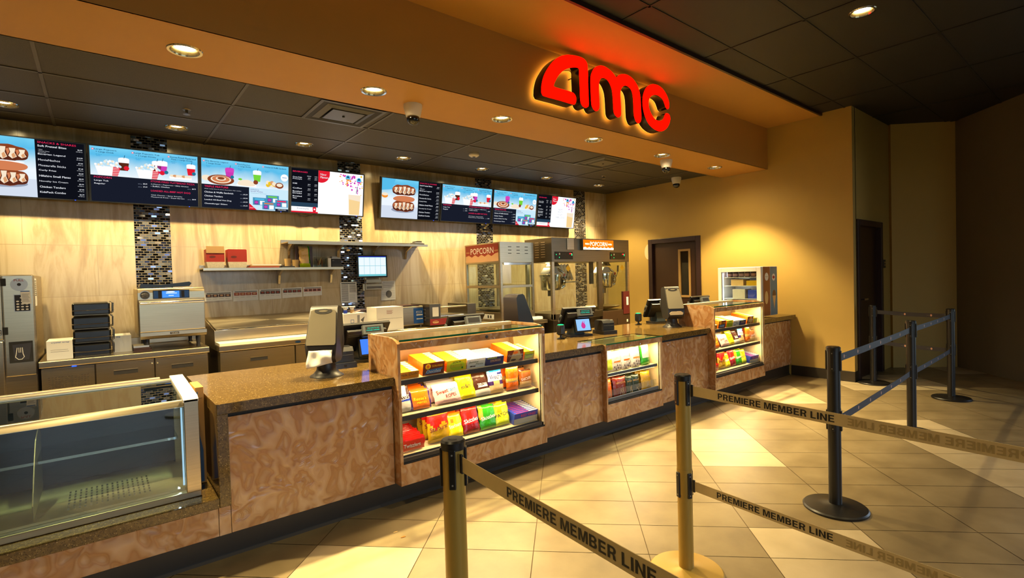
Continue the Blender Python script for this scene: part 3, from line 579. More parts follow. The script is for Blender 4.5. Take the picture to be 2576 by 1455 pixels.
def candy_box(kind, w, h, d, body, top, art):
    mb = MB(); mb.box(-w/2, 0, 0, w/2, d, h, body)
    mb.add([(-w/2+.004, .0015, h+.0004), (w/2-.004, .0015, h+.0004), (w/2-.004, d-.0055, h+.0004), (-w/2+.004, d-.0055, h+.0004)], [(0, 1, 2, 3)], top)
    mb.add([(w*.12, .003, h+.0007), (w/2-.006, .003, h+.0007), (w/2-.006, d-.007, h+.0007), (w*.12, d-.007, h+.0007)], [(0, 1, 2, 3)], 'card_white')
    art(mb, w, h); return mb
def a_duds(mb, w, h): mb.rect2(-w/2+.001, .001, w/2-.001, h-.001, 'card_amber', -.0004); mb.text2('Milk Duds', -w/2+.012, h*.34, 'ink', -.001, w=w*.84, h=h*.36, rot=.06)
def a_maid(mb, w, h):
    mb.rect2(-w/2+.001, .001, w/2-.001, h-.001, 'card_brown', -.0004); mb.disc2(-w*.27, h*.7, h*.24, 'card_yellow', -.0008); mb.disc2(-w*.27, h*.7, h*.13, 'card_orange', -.001)
    mb.text2('SUN-MAID', -w*.08, h*.62, 'card_yellow', -.001, w=w*.5, h=h*.15); mb.poly2([(-w*.4, h*.1), (w*.3, h*.12), (w*.42, h*.5), (-w*.3, h*.42)], 'card_sky', -.0008); mb.text2('Chocolate', -w*.34, h*.15, 'card_white', -.0014, w=w*.68, h=h*.26)
def a_patch(mb, w, h):
    mb.rect2(-w/2+.001, .001, w/2-.001, h-.001, 'card_lemon', -.0004); mb.disc2(.004, h*.48, w*.38, 'card_lime', -.0008, ry=h*.44); mb.text2('SOUR', -w*.2, h*.7, 'ink', -.0012, w=w*.42, h=h*.16, rot=.05)
    mb.text2('PATCH', -w*.28, h*.32, 'ink', -.0012, w=w*.56, h=h*.25); mb.text2('PATCH', -w*.27, h*.33, 'card_yellow', -.0016, w=w*.54, h=h*.23, bold=False); mb.disc2(w*.3, h*.22, h*.1, 'card_green', -.001)
def a_jun(mb, w, h):
    mb.rect2(-w/2+.001, .001, w/2-.001, h-.001, 'card_white', -.0004); mb.text2('Junior', -w*.42, h*.5, 'card_darkgreen', -.001, w=w*.55, h=h*.3, slant=.2); mb.text2('Mints', -w*.02, h*.3, 'card_darkgreen', -.001, w=w*.4, h=h*.2, slant=.2)
    mb.disc2(-w*.26, h*.2, w*.09, 'card_choc', -.001, ry=h*.07); mb.disc2(-w*.1, h*.18, w*.08, 'card_choc', -.0012, ry=h*.06)
def a_crunch(mb, w, h):
    mb.rect2(-w/2+.001, .001, w/2-.001, h-.001, 'card_navy', -.0004); mb.rect2(-w*.26, h*.36, w*.3, h*.7, 'card_white', -.0007); mb.rect2(-w*.25, h*.37, w*.29, h*.69, 'card_maroon', -.001); mb.text2('CRUNCH', -w*.23, h*.43, 'card_white', -.0014, w=w*.5, h=h*.2); mb.rect2(-w*.44, h*.82, w*.1, h*.9, 'card_lime', -.0008)
def a_cookie(mb, w, h):
    mb.rect2(-w/2+.001, .001, w/2-.001, h-.001, 'card_brown', -.0004); mb.poly2([(-w*.34, .002), (-w*.1, h*.98), (w*.2, h*.98), (w*.42, .3*h), (w*.2, .002)], 'card_tan', -.0007); mb.disc2(0, h*.76, w*.16, 'card_orange', -.0009, ry=h*.12)
    mb.text2('CookieDough', -w*.44, h*.40, 'card_navy', -.0012, w=w*.9, h=h*.24); mb.text2('CookieDough', -w*.43, h*.41, 'card_white', -.0016, w=w*.88, h=h*.22, bold=False); mb.disc2(-w*.1, h*.14, w*.16, 'card_choc', -.001, ry=h*.08)
def a_butter(mb, w, h):
    mb.rect2(-w/2+.001, .001, w/2-.001, h-.001, 'card_gold', -.0004); mb.poly2([(-w*.4, .1*h), (-w*.44, h*.9), (w*.44, h*.84), (w*.3, h*.2)], 'card_lime', -.0007); mb.text2('Butterfinger', -w*.36, h*.42, 'card_navy', -.0012, w=w*.72, h=h*.2, slant=.2, rot=.06)
def a_vines(mb, w, h): mb.rect2(-w/2+.001, h*.5, w/2-.001, h-.001, 'card_blue', -.0004); mb.text2('RED VINES', -w*.22, h*.6, 'card_red', -.001, w=w*.62, h=h*.24); mb.rect2(-w/2+.001, .001, w/2-.001, h*.5, 'card_silver', -.0004)
# kind: words, x range (case coordinates), height, thickness, count, body, top, art, y of the first
ROW1 = [('yellow caramel candy box', .036, .186, .046, .034, 9, 'card_amber', 'card_lemon', a_duds), ('orange chocolate raisin candy box', .214, .386, .088, .030, 10, 'card_orange', 'card_yellow', a_maid), ('bright yellow sour candy box', .405, .572, .080, .026, 11, 'card_orange', 'card_lemon', a_patch),
 ('white mint candy box', .580, .742, .068, .028, 11, 'card_white', 'card_white', a_jun), ('navy blue crunch candy box', .752, .920, .062, .026, 10, 'card_navy', 'card_white', a_crunch), ('orange cookie dough candy box', .952, 1.118, .094, .026, 10, 'card_orange', 'card_yellow', a_cookie), ('yellow-green candy box', 1.130, 1.236, .066, .034, 8, 'card_yellow', 'card_lemon', a_butter)]
# ------------------------------------------------------------------ candy bags
def bag_mb(w, h, th, body, art=None, seam='', seedn=0, puff=.55, nu=10, nv=12, zone=None):
    rnd = random.Random(seedn)
    def depth(u, v):
        a = max(0, 1-abs(2*u/w)**2.4); b = max(0.0, min(1, (v/h)/.12)*min(1, (1-v/h)/.12)); b = max(b, .0)
        wr = .18*math.sin(38*u/w+rnd_p+7*v/h)+.12*math.sin(23*v/h*2+rnd_p*2)
        return th/2*(a**puff)*(b**.7)*(1+wr*.35)
    rnd_p = rnd.random()*6; mb = MB(); us = [-w/2+w*i/nu for i in range(nu+1)]; vs_ = [h*j/nv for j in range(nv+1)]
    for sgn in (-1, 1):
        V_ = [(u+(.003*math.sin(v*90+rnd_p) if abs(u) > w*.49 else 0), sgn*depth(u, v)+sgn*.0006, v) for v in vs_ for u in us]; F1 = []; Fs = {}
        for j in range(nv):
            for i in range(nu):
                a = j*(nu+1)+i; f = (a, a+1, a+nu+2, a+nu+1) if sgn < 0 else (a, a+nu+1, a+nu+2, a+1)
                m = body
                if seam and (j == 0 or j == nv-1): m = seam
                if zone: m = zone((us[i]+us[i+1])/2/w, (vs_[j]+vs_[j+1])/2/h, sgn) or m
                Fs.setdefault(foil(m), []).append(f)
        for m, F in Fs.items(): mb.add(V_, F, m)
    if art: art(mb, w, h, lambda u, v: -depth(max(-w/2, min(w/2, u)), max(0, min(h, v)))-.0022)
    return mb
def T(mb, s_, u, v, m, fn, w, h, **k): mb.text2(s_, u, v, m, 0, w=w, h=h, fn=fn, **k)
def b_reese(mb, w, h, f): T(mb, "Reese's", -w*.34, h*.42, 'card_yellow', f, w*.6, h*.17, slant=.15); T(mb, 'PIECES', -w*.2, h*.25, 'card_yellow', f, w*.45, h*.09)
def b_tarts(mb, w, h, f): T(mb, 'Sweet', -w*.4, h*.42, 'card_red', f, w*.42, h*.2, rot=.12); T(mb, 'TARTS', w*.02, h*.48, 'card_cyan', f, w*.36, h*.17, rot=.12); T(mb, 'ROPES', -w*.1, h*.2, 'card_maroon', f, w*.4, h*.18, rot=.12)
def b_mm(mb, w, h, f): T(mb, 'm&m', -w*.3, h*.36, 'card_choc', f, w*.6, h*.17, rot=.12)
def b_white(s_, col='card_white'):
    def fn(mb, w, h, f): T(mb, s_, -w*.42, h*.36, col, f, w*.84, h*.15, rot=.12)
    return fn
def b_welch(mb, w, h, f): T(mb, "Welch's", -w*.42, h*.58, 'card_navy', f, w*.84, h*.2)
def b_lic(mb, w, h, f): T(mb, 'Twizzlers', -w*.4, h*.3, 'card_white', f, w*.7, h*.3)
z_reese = lambda u, v, s_: 'card_purple' if (abs(u) > .4) else None
z_welch = lambda u, v, s_: 'card_cyan' if v > .82 else ('card_navy' if v > .76 and u > .1 else ('card_white' if v > .48 else ('card_purple' if v > .3 and abs(u) > .2 else 'card_tan')))
z_star = lambda u, v, s_: 'card_gold' if v < .55+.1*math.sin(u*9) else ('card_red' if v < .9 else 'card_orange')
z_skr = lambda u, v, s_: 'card_maroon' if v < .3 else ('card_purple' if u > .36 else None)
z_skg = lambda u, v, s_: 'card_gold' if u < -.3 and v > .4 else ('card_forest' if u > .4 else None)
z_sou = lambda u, v, s_: 'card_lime' if v < .3 or abs(u) > .4 else ('card_gold' if v > .6 and u < 0 else None)
z_choc = lambda u, v, s_: 'card_white' if abs(u) < .3 and .3 < v < .5 else ('card_silver' if v < .25 else None)
z_tarts = lambda u, v, s_: 'card_white' if v > .7 else None
z_nut = lambda u, v, s_: 'card_tan' if v < .5 and v > .32 else None
z_snk = lambda u, v, s_: 'card_tan' if v < .36 else ('card_choc' if v > .9 else None)
z_ges = lambda u, v, s_: 'card_silver' if v < .35 else ('card_blue' if v < .45 else ('card_white' if abs(u) < .25 and v > .5 else None))
# words, x centre, width, height, thickness, count, spacing, tilt, body, zone, art
ROW2 = [('silver and brown chocolate bag', .090, .10, .20, .03, 4, .05, .32, 'card_choc', z_ges, b_white('KISSES')), ('orange and purple candy bag', .210, .165, .135, .034, 6, .042, .34, 'card_orange', z_reese, b_reese), ('pale pink candy rope bag', .435, .23, .145, .036, 3, .055, .45, 'card_pink', z_tarts, b_tarts),
 ('bright yellow peanut candy bag', .600, .15, .19, .05, 4, .06, .40, 'card_lemon', None, b_mm), ('dark brown chocolate candy bag', .745, .15, .18, .045, 4, .062, .42, 'card_choc', z_choc, b_mm), ('blue and white fruit snack bag', .868, .14, .185, .035, 4, .055, .20, 'card_tan', z_welch, b_welch),
 ('upright orange nut pouch', 1.025, .125, .185, .04, 3, .065, .06, 'card_orange', z_nut, b_white("Reese's", 'card_yellow')), ('crumpled brown candy bag', 1.165, .125, .14, .05, 3, .07, .1, 'card_kraft', z_snk, b_white('SNICKERS'))]
ROW3 = [('red licorice pack', .130, .185, .085, .024, 12, .024, -.1, 'card_red', None, b_lic), ('red and gold fruit chew bag', .345, .175, .205, .06, 3, .07, .1, 'card_orange', z_star, b_white('Starburst', 'card_maroon')), ('pale yellow fruit candy bag', .490, .13, .175, .045, 3, .06, .3, 'card_lemon', lambda u, v, s_: 'card_orange' if v > .85 or (abs(u+.2) < .12 and .6 < v < .75) else None, b_white('Starburst', 'card_white')),
 ('red fruit candy bag', .630, .15, .20, .05, 4, .06, .28, 'card_red', z_skr, b_white('Skittles')), ('green fruit candy bag', .785, .16, .18, .05, 4, .06, .25, 'card_green', z_skg, b_white('Skittles')), ('lime and yellow sour candy bag', .915, .15, .17, .05, 4, .06, .25, 'card_lemon', z_sou, b_white('PATCH', 'ink'))]
def stock(dx, where, seedo, fx):
    for words, x0, x1, h, d, n, body, top, art in ROW1:
        key = words
        for k in range(n):
            lb = '%s, %s from front on top shelf of %s candy case' % (words, ORD[k], where)
            y = 3.04+.066+k*(d+.0012)*math.cos(TILT)
            if y+d > 3.335: break
            loc = (dx+(x0+x1)/2*fx, y, S_TALL[2]+.0008+(y-3.085)*math.tan(TILT))
            if key not in BOXES: BOXES[key] = candy_box(words, x1-x0, h, d, body, top, art).obj('candy_box', None, world=False)
            o = BOXES[key]
            if o.get('label'): o = o.copy(); COL.objects.link(o)
            tag(o, lb, 'candy', words+' row, '+where+' case'); o.location = loc; o.rotation_euler = (TILT, 0, 0); o.scale = (fx, 1, 1)
    for row, sh in ((ROW2, 1), (ROW3, 0)):
        for words, xc, w, h, th, n, sp_, tilt, body, zone, art in row:
            th = min(th, .64*sp_*math.cos(tilt))
            for k in range(n):
                y = 3.04+.068+th/2*math.cos(tilt)+.004+k*sp_
                if y+math.sin(tilt)*h+th/2 > 3.462 and k > 0: break
                if y > 3.34: break
                if not (words, 0) in BOXES:
                    BOXES[(words, 0)] = bag_mb(w, h, th, body, art, '', len(words), zone=zone).obj('candy_bag', None, world=False, smooth=60); o = BOXES[(words, 0)]
                else: o = BOXES[(words, 0)].copy(); COL.objects.link(o)
                rn = random.Random(k*7+len(words)+seedo); jt = .02 if not seedo else .03
                o.scale = (fx*.98, 1, 1); o.location = (dx+xc*fx+rn.uniform(-.006, .006)*(k > 0 or seedo > 0), y, S_TALL[sh]+.004+th/2*(math.sin(tilt)+.19)*.8+w/2*jt*.7+(y-3.085)*math.tan(TILT)); o.rotation_euler = (-tilt, rn.uniform(-jt, jt), rn.uniform(-jt, jt)*.6)
                tag(o, '%s, %s from front on %s shelf of %s candy case' % (words, ORD[k], ('bottom', 'middle')[sh], where), 'candy', words+' row, '+where+' case')
    # flat blue licorice trays on the bottom shelf
    for k in range(12):
        key = 'vines'; d = .026
        if key not in BOXES: BOXES[key] = candy_box('v', .245, .088, d, 'card_blue', 'card_blue', a_vines); b_ = BOXES[key]; b_.add([(-.1, .006, .0886), (.1, .006, .0886), (.1, .014, .0886), (-.1, .014, .0886)], [(0, 1, 2, 3)], 'card_red'); BOXES[key] = b_.obj('candy_box', None, world=False); o = BOXES[key]
        else: o = BOXES[key].copy(); COL.objects.link(o)
        y = 3.04+.066+k*(d+.0012)*math.cos(TILT)
        if y > 3.31: COL.objects.unlink(o); break
        o.scale = (fx, 1, 1); o.location = (dx+1.128*fx, y, S_TALL[0]+.0008+(y-3.085)*math.tan(TILT)); o.rotation_euler = (TILT, 0, 0)
        tag(o, 'blue licorice box, %s from front on bottom shelf of %s candy case' % (ORD[k], where), 'candy', 'blue licorice row, '+where+' case')
BOXES = {}
stock(CA0, 'left', 0, 1.0); stock(CC0, 'right', 3, .93)
# snack pouches of the low case
z_sn1 = lambda u, v, s_: 'card_orange' if .44 < v < .5 and s_ < 0 and u > -.3 else ('card_lime' if False else None)
def b_nuts(mb, w, h, f):
    T(mb, 'NUTS', -w*.1, h*.36, 'ink', f, w*.35, h*.05)
    for i, (u, v) in enumerate(((-.3, .2), (-.05, .28), (.22, .26), (.05, .13), (-.15, .08), (.3, .1))): mb.disc2(u*w, v*h, w*.06, 'card_choc', f(u*w, v*h)-.0006, n=8)
def b_bark(mb, w, h, f):
    T(mb, 'HIMALAYA', -w*.36, h*.68, 'card_tan', f, w*.72, h*.09)
    for u0, v0, u1, v1 in ((-.15, .15, -.05, .45), (.0, .1, .12, .48), (.1, .15, -.1, .4), (.2, .12, .05, .42)): mb.add([(u0*w, f(u0*w, v0*h), v0*h), (u0*w+.005, f(u0*w, v0*h), v0*h), (u1*w+.005, f(u1*w, v1*h), v1*h), (u1*w, f(u1*w, v1*h), v1*h)], [(0, 1, 2, 3)], 'card_tan')
LOW1 = [('green and white snack pouch', .115, .15, .20, 'card_silver', lambda u, v, s_: 'card_lime' if v < .55 and v > .1 else None, None), ('silver orange-banded nut pouch', .245, .145, .185, 'card_silver', z_sn1, b_nuts), ('silver orange-banded nut pouch', .39, .145, .19, 'card_silver', z_sn1, b_nuts), ('silver orange-banded nut pouch', .54, .145, .195, 'card_silver', z_sn1, b_nuts), ('pale green snack pouch', .70, .14, .21, 'card_silver', lambda u, v, s_: 'card_green' if v < .3 or u < -.35 else None, None)]
LOW2 = [('orange bark snack pouch', .115, .12, .20, 'card_red', lambda u, v, s_: 'card_orange' if v > .2 else None, b_bark), ('brown bark snack pouch', .30, .19, .20, 'card_brown', None, b_bark), ('narrow green bark snack pouch', .44, .10, .19, 'card_forest', None, b_bark), ('dark green bark snack pouch', .54, .12, .19, 'card_forest', None, b_bark), ('mustard gold bark snack pouch', .71, .15, .20, 'card_gold', None, b_bark)]
pos_ = ['leftmost', 'second from the left', 'third from the left', 'fourth from the left', 'rightmost']
for rown, (R_, z) in enumerate(((LOW1, .5865), (LOW2, .317))):
    for i, (words, xc, w, h, body, zone, art) in enumerate(R_):
        o0 = None
        for k in range(3):
            if o0 is None: o0 = o = bag_mb(w, h, .045, body, art, '', i*3+rown, zone=zone).obj('snack_pouch', None, world=False, smooth=60)
            else: o = o0.copy(); COL.objects.link(o)
            o.location = (CB0+xc, 3.07+.085+k*.065, z+.003); o.rotation_euler = (-.12, 0, .03*(i % 3-1))
            tag(o, '%s, %s, %s of three on %s shelf' % (words, pos_[i], ('front one', 'middle one', 'rear one')[k], ('upper', 'lower')[rown]), 'snack', 'snack pouches, %s %s' % (('upper', 'lower')[rown], pos_[i]))
# ------------------------------------------------------------------ napkin dispensers
def napkins(x, y, phi, label, tissue, lean=.23):
    t = thing('napkin_dispenser', label, 'napkin dispenser', (x, y, ZC), phi, 'napkin dispensers on the counter'); n = 32
    def ring(rx, ry, z, yo=0, p=2.0): return [(math.copysign(abs(math.cos(2*math.pi*i/n))**(2/p), math.cos(2*math.pi*i/n))*rx, math.copysign(abs(math.sin(2*math.pi*i/n))**(2/p), math.sin(2*math.pi*i/n))*ry+yo, z) for i in range(n)]
    def loft(R_, m, nm, sm=45):
        mb = MB(); vs = [p for r in R_ for p in r]; fs = [(k*n+i, k*n+(i+1) % n, (k+1)*n+(i+1) % n, (k+1)*n+i) for k in range(len(R_)-1) for i in range(n)]
        fs += [tuple(range(n-1, -1, -1)), tuple((len(R_)-1)*n+i for i in range(n))]; mb.add(vs, fs, m); return mb.obj(nm, t, world=False, smooth=sm)
    loft([ring(.112, .098, 0), ring(.110, .096, .007), ring(.088, .078, .02), ring(.066, .06, .045), ring(.058, .056, .09), ring(.062, .062, .135, .005)], 'charcoal', 'pedestal')
    # leaning body: side outline swept across the width
    prof = [(-.065, .10), (-.115, .135), (-.115, .215), (-.105, .235), (-.012, .462), (.01, .478), (.075, .470), (.098, .44), (.088, .22), (.07, .12), (.045, .10)]
    mb = MB(); mb.prism(prof, 'x', -.102, .102, 'charcoal' if tissue != 'back' else 'smoke_plastic')
    for i, v in enumerate(mb.v): 
        k = max(0, v.z-.25)/.23; mb.v[i] = Vector((v.x*(1-.13*k)*(1-.16*max(0, (.2-v.z))/.1), v.y, v.z))
    mb.obj('body', t, world=False, bevel=.016, seg=3, smooth=50)
    M_ = Matrix.Translation((0, -.105, .235)) @ Matrix.Rotation(-math.atan2(.093, .227), 4, 'X')
    mb = MB(); fr = []
    for i in range(9):
        a = i/8; fr.append((-.098+.196*a, -.004+.014*(1-math.sin(math.pi*a)*1.0)*0-.0, -.0))
    mb.prism([(-.096, .0), (-.09, -.015), (.09, -.015), (.096, .0), (.082, .225), (.05, .236), (-.05, .236), (-.082, .225)], 'y', -.008, .012, 'grey_metallic', M_); mb.obj('face_plate', t, world=False, bevel=.005, smooth=50)
    mb = MB(); mb.prism([(.058*math.cos(math.pi+math.pi*i/10), .222+.02*math.sin(math.pi+math.pi*i/10)) for i in range(11)]+[(.055, .232), (0, .238), (-.055, .232)], 'y', -.0095, -.0083, 'ink', M_); mb.disc2(0, .222, .03, 'grey_metallic', -.0105, ry=.007, M=M_); mb.obj('brand_badge', t, world=False)
    mb = MB(); mb.prism([(-.075, .150), (.075, .150), (.085, .172), (.055, .19), (-.055, .19), (-.085, .172)], 'y', -.121, -.1145, 'cream' if tissue == 'plain' else 'ink'); mb.obj('napkin_mouth', t, world=False, bevel=.003)
    if tissue == 'hanging':
        mb = MB(); nu, nv = 12, 10; V_ = []
        for j in range(nv+1):
            b = j/nv
            for i in range(nu+1):
                a = i/nu; u = (-.075+.15*a)*(1+.12*b); z = .19-.115*b*(1-.32*a)-.0; yy = -.124-.034*math.sin(b*1.9)-.006*math.sin(a*9+b*4)-.008*math.sin(a*5-b*6)
                V_.append((u, yy, z))
        mb.add(V_, [(j*(nu+1)+i, j*(nu+1)+i+1, (j+1)*(nu+1)+i+1, (j+1)*(nu+1)+i) for j in range(nv) for i in range(nu)], 'paper'); o = mb.obj('napkin', t, world=False, smooth=70); m = o.modifiers.new('thick', 'SOLIDIFY'); m.thickness = .0012
    return t
napkins(1.185, 3.49, -.62, 'grey napkin dispenser with a hanging napkin at the near end of the counter', 'hanging')
napkins(5.27, 3.50, -.55, 'grey napkin dispenser beside the right candy case', 'plain')
napkins(3.14, 3.80, 1.66, 'dark napkin dispenser turned away behind the right end of the left candy case', 'back')
# ------------------------------------------------------------------ tills
emi('vfd_teal', (20, 230, 190), 1.2); emi('lcd_blue', (70, 130, 255), 1.15); emi('lcd_pale', (150, 200, 255), 1.05); emi('led_green', (40, 255, 140), 2.0); mat('till_black', (30, 30, 33), .32); mat('till_grey', (92, 96, 98), .35); mat('till_blue_grey', (52, 66, 78), .3)
def till(x, y, phi, label, screen='off', small=False):
    t = thing('point_of_sale_terminal', label, 'till', (x, y, ZC), phi, 'tills on the counter')
    mb = MB(); mb.prism([(-.14, -.13), (.14, -.13), (.11, .10), (-.11, .10)], 'z', 0, .022, 'till_black'); mb.obj('base', t, world=False, bevel=.006)
    mb = MB(); mb.prism([(-.09, .02), (.07, .02), (.03, .20), (-.04, .20)], 'x', -.06, .06, 'till_blue_grey'); mb.obj('stand', t, world=False, bevel=.008)
    Mh = Matrix.Translation((0, -.02, .185)) @ Matrix.Rotation(math.radians(-57), 4, 'X')       # staff screen, leaning back over the counter
    mb = MB(); mb.prism([(-.205, -.145), (.205, -.145), (.185, .12), (-.185, .12)], 'z', -.012, .012, 'till_black', Mh); h_ = mb.obj('monitor_housing', t, world=False, bevel=.006)
    mb = MB(); mb.prism([(-.16, -.11), (.16, -.11), (.15, .09), (-.15, .09)], 'z', -.055, -.013, 'till_black', Mh)
    for k in range(2): mb.box(-.15, -.08+.016*k, -.0575, -.06, -.076+.016*k, -.0552, 'till_grey', Mh); mb.box(.13, -.08+.016*k, -.0575, .155, -.076+.016*k, -.0552, 'till_grey', Mh)
    mb.obj('rear_cover', t, world=False, bevel=.006)
    mb = MB(); mb.add([(-.18, -.125, .0125), (.18, -.125, .0125), (.165, .1, .0125), (-.165, .1, .0125)], [(0, 1, 2, 3)], 'dark_glass', Mh); mb.obj('staff_screen', t, world=False)
    mb = MB(); mb.box(-.205, -.06, -.02, -.19, .03, .01, 'till_grey', Mh); mb.box(-.212, -.04, -.014, -.205, .0, .004, 'ink', Mh); mb.obj('card_reader', t, world=False, bevel=.003)
    Mv = Matrix.Translation((.035, -.165, .235)) @ Matrix.Rotation(math.radians(-16), 4, 'X')
    mb = MB(); mb.box(-.085, 0, -.012, .085, .03, .062, 'till_grey', Mv); mb.box(-.09, .004, -.03, .09, .035, -.012, 'till_black', Mv); mb.rect2(-.065, .004, .065, .048, 'ink', -.0006, Mv)
    if screen != 'off': mb.text2('WELCOME TO AMC', -.05, .03, 'vfd_teal', -.0012, w=.1, h=.009, M=Mv); mb.text2('PLEASE ORDER', -.058, .013, 'vfd_teal', -.0012, w=.108, h=.009, M=Mv)
    mb.obj('customer_display', t, world=False, bevel=.003)
    if screen != 'off':
        Ms = Matrix.Translation((.02, -.15, .06)) @ Matrix.Rotation(math.radians(-16), 4, 'X')
        mb = MB(); mb.box(-.095, 0, -.01, .095, .02, .135, 'till_black', Ms)
        mb.rect2(-.082, .005, .082, .125, 'lcd_blue' if screen == 'blue' else 'lcd_pale', -.0006, Ms)
        if screen == 'logo':
            emi('logo_magenta', (215, 60, 150), 1.0); mb.disc2(0, .055, .026, 'logo_magenta', -.0012, ry=.03, M=Ms)
            for u, v in ((-.016, .075), (-.004, .082), (.01, .078)): mb.poly2([(u-.005, v), (u+.005, v), (u+.014, v+.03), (u+.006, v+.02)], 'logo_magenta', -.0014, Ms)
        mb.obj('customer_screen', t, world=False, bevel=.004)
    return t
till(1.64, 3.98, 0, 'black till with a blue customer screen behind the left candy case', 'blue'); till(2.60, 3.98, .05, 'black till with a dark display half hidden behind the left candy case', 'off')
till(3.93, 3.80, -.25, 'black till with a pink flame mark on its customer screen', 'logo'); till(5.62, 3.95, -.35, 'black till behind the napkin dispenser by the right candy case', 'off'); till(6.55, 3.98, -.1, 'black till behind the right candy case', 'off')
def printer(x, y, phi, label, k=1.0):
    t = thing('receipt_printer', label, 'receipt printer', (x, y, ZC), phi, 'receipt printers beside the tills')
    mb = MB(); mb.box(-.085, -.12, 0, .085, .1, .04, 'till_black'); mb.box(-.01, -.1206, .012, .01, -.1198, .026, 'ink'); mb.obj('cash_drawer_box', t, world=False, bevel=.004)
    mb = MB(); mb.prism([(-.085, .041), (-.085, .12), (-.06, .15), (.06, .15), (.08, .13), (.08, .041)], 'x', -.072, .072, 'till_black'); mb.box(-.065, -.0865, .092, .065, -.0845, .095, 'till_grey'); mb.text2('EPSON', -.015, .108, 'till_grey', -.0858, w=.03, h=.007); mb.obj('printer_body', t, world=False, bevel=.008)
printer(1.40, 3.80, -.1, 'black receipt printer behind the near napkin dispenser'); printer(4.26, 3.68, -.25, 'grey receipt printer right of the till with the pink mark')
def scanner(x, y, label):
    t = thing('barcode_scanner', label, 'barcode scanner', (x, y, ZC), 0, 'barcode scanners on the counter')
    mb = MB(); mb.lathe([(.04, 0), (.042, .006), (.012, .016), (.010, .04)], (0, 0, 0), 'black_plastic', 18); mb.obj('foot', t, world=False, smooth=40)
    mb = MB(); mb.lathe([(.03, .04), (.043, .055), (.043, .125), (.036, .142), (.02, .148)], (0, 0, 0), 'black_plastic', 20); o = mb.obj('head', t, world=False, smooth=40)
    mb = MB(); mb.lathe([(.034, .1435), (.022, .149)], (0, 0, 0), 'led_green', 18); mb.obj('status_light', t, world=False)
    mb = MB(); mb.tube([(.03, .01, .02), (.07, .02, .004), (.13, .05, .004), (.17, .09, .004)], .003, 'black_plastic', 6); mb.obj('cable', t, world=False)
scanner(3.62, 3.70, 'black barcode scanner with a green light left of the till with the pink mark'); scanner(5.26, 3.98, 'black barcode scanner with a green light near the right till')
# ------------------------------------------------------------------ glass pastry case on the low ledge
t = thing('pastry_case', 'empty glass pastry case with steel frame on the low granite ledge at lower left', 'display case', (-1.0, 3.6, .37))
x0, x1, y0, y1, z0 = -2.6, .395, 3.20, 3.86, .3705
mat('case_dark', (38, 40, 42), .35)
mb = MB(); mb.box(x0, y0, z0, x1, y1, z0+.035, 'steel'); mb.obj('base_frame', t, bevel=.004)
mb = MB(); mb.box(x1-.068, y0-.002, z0+.03, x1, y0+.05, .90, 'steel'); mb.obj('corner_post', t, bevel=.003)
mb = MB(); mb.box(x1-.06, y1-.04, z0+.03, x1, y1, .93, 'steel'); mb.obj('corner_post', t, bevel=.003)
mb = MB(); mb.prism([(y0, .865), (y0+.02, .90), (y0+.035, .90), (y0+.035, .865)], 'x', x0, x1-.068, 'steel'); mb.obj('front_rail', t, bevel=.002)
mb = MB(); mb.box(x0, y0+.006, z0+.036, x1-.068, y0+.012, .865, 'pane_case'); mb.obj('front_glass', t)
mb = MB(); mb.add([(x0, y0+.035, .896), (x1-.06, y0+.035, .896), (x1-.06, y1-.10, .925), (x0, y1-.10, .925)], [(0, 1, 2, 3)], 'pane_case'); o = mb.obj('top_glass', t); m = o.modifiers.new('s', 'SOLIDIFY'); m.thickness = .006
mb = MB(); mb.box(x0, y1-.10, .915, x1-.055, y1-.045, .935, 'steel'); mb.box(x0, y1-.045, .925, x1-.12, y1, .945, 'steel'); mb.obj('rear_rail', t, bevel=.003)
mb = MB(); mb.prism([(y0-.002, .90), (y0+.03, .913), (y1, .945), (y1, .925), (y0-.002, .885)], 'x', x1-.07, x1, 'white_plastic'); mb.obj('end_cap', t, bevel=.003)
mb = MB(); mb.prism([(y0+.02, z0+.036), (y1-.01, z0+.036), (y1-.01, .915), (y0+.03, .893)], 'x', x1-.008, x1-.004, 'steel'); mb.obj('end_glass', t)
mb = MB(); mb.box(x0, y1-.03, z0+.036, x1-.06, y1-.02, .91, 'case_dark'); mb.obj('rear_doors', t)
for k, xx in enumerate((-.28, -.98, -1.7)):
    mb = MB(); mb.prism([(y0+.07, z0+.05), (y1-.05, z0+.05), (y1-.05, .80), (y0+.34, .74), (y0+.07, z0+.12)], 'x', xx, xx+.004, 'acrylic' if False else 'steel_dark'); mb.obj('divider', t)
mb = MB(); mb.box(x0+.01, y0+.05, z0+.036, x1-.07, y1-.04, z0+.048, 'steel')
for gx in (-.84, -.16):
    for i in range(16):
        for j in range(7): mb.box(gx+i*.022, y0+.12+j*.045, z0+.0478, gx+i*.022+.008, y0+.15+j*.045, z0+.0486, 'ink')
mb.obj('deck_tray', t)
mb = MB(); mb.box(x0+.01, y0+.30, .63, x1-.07, y1-.04, .64, 'pane_case'); mb.box(x0+.01, y0+.295, .628, x1-.07, y0+.30, .642, 'chrome'); mb.obj('glass_shelf', t)
mb = MB(); mb.box(x1-.078, y0+.055, z0+.06, x1-.07, y0+.065, .85, emi('cool_reflection_glow', (190, 225, 255), 1.2)); l = mb.obj('light_tube', t); area('added_tube_light', (x1-.09+1.0, y0+.07-3.6, .25), .02, .45, 1.2, l, (.7, .85, 1), (0, math.radians(-90), 0), 160); l.children[0].location = Vector((x1-.095, y0+.08, .61))-t.location; l.children[0].data.size = .45; l.children[0].data.size_y = .02; l.children[0].rotation_euler = (0, math.radians(90), math.radians(20))  # glowing tube and its lamp are added, standing in for a cool white reflection
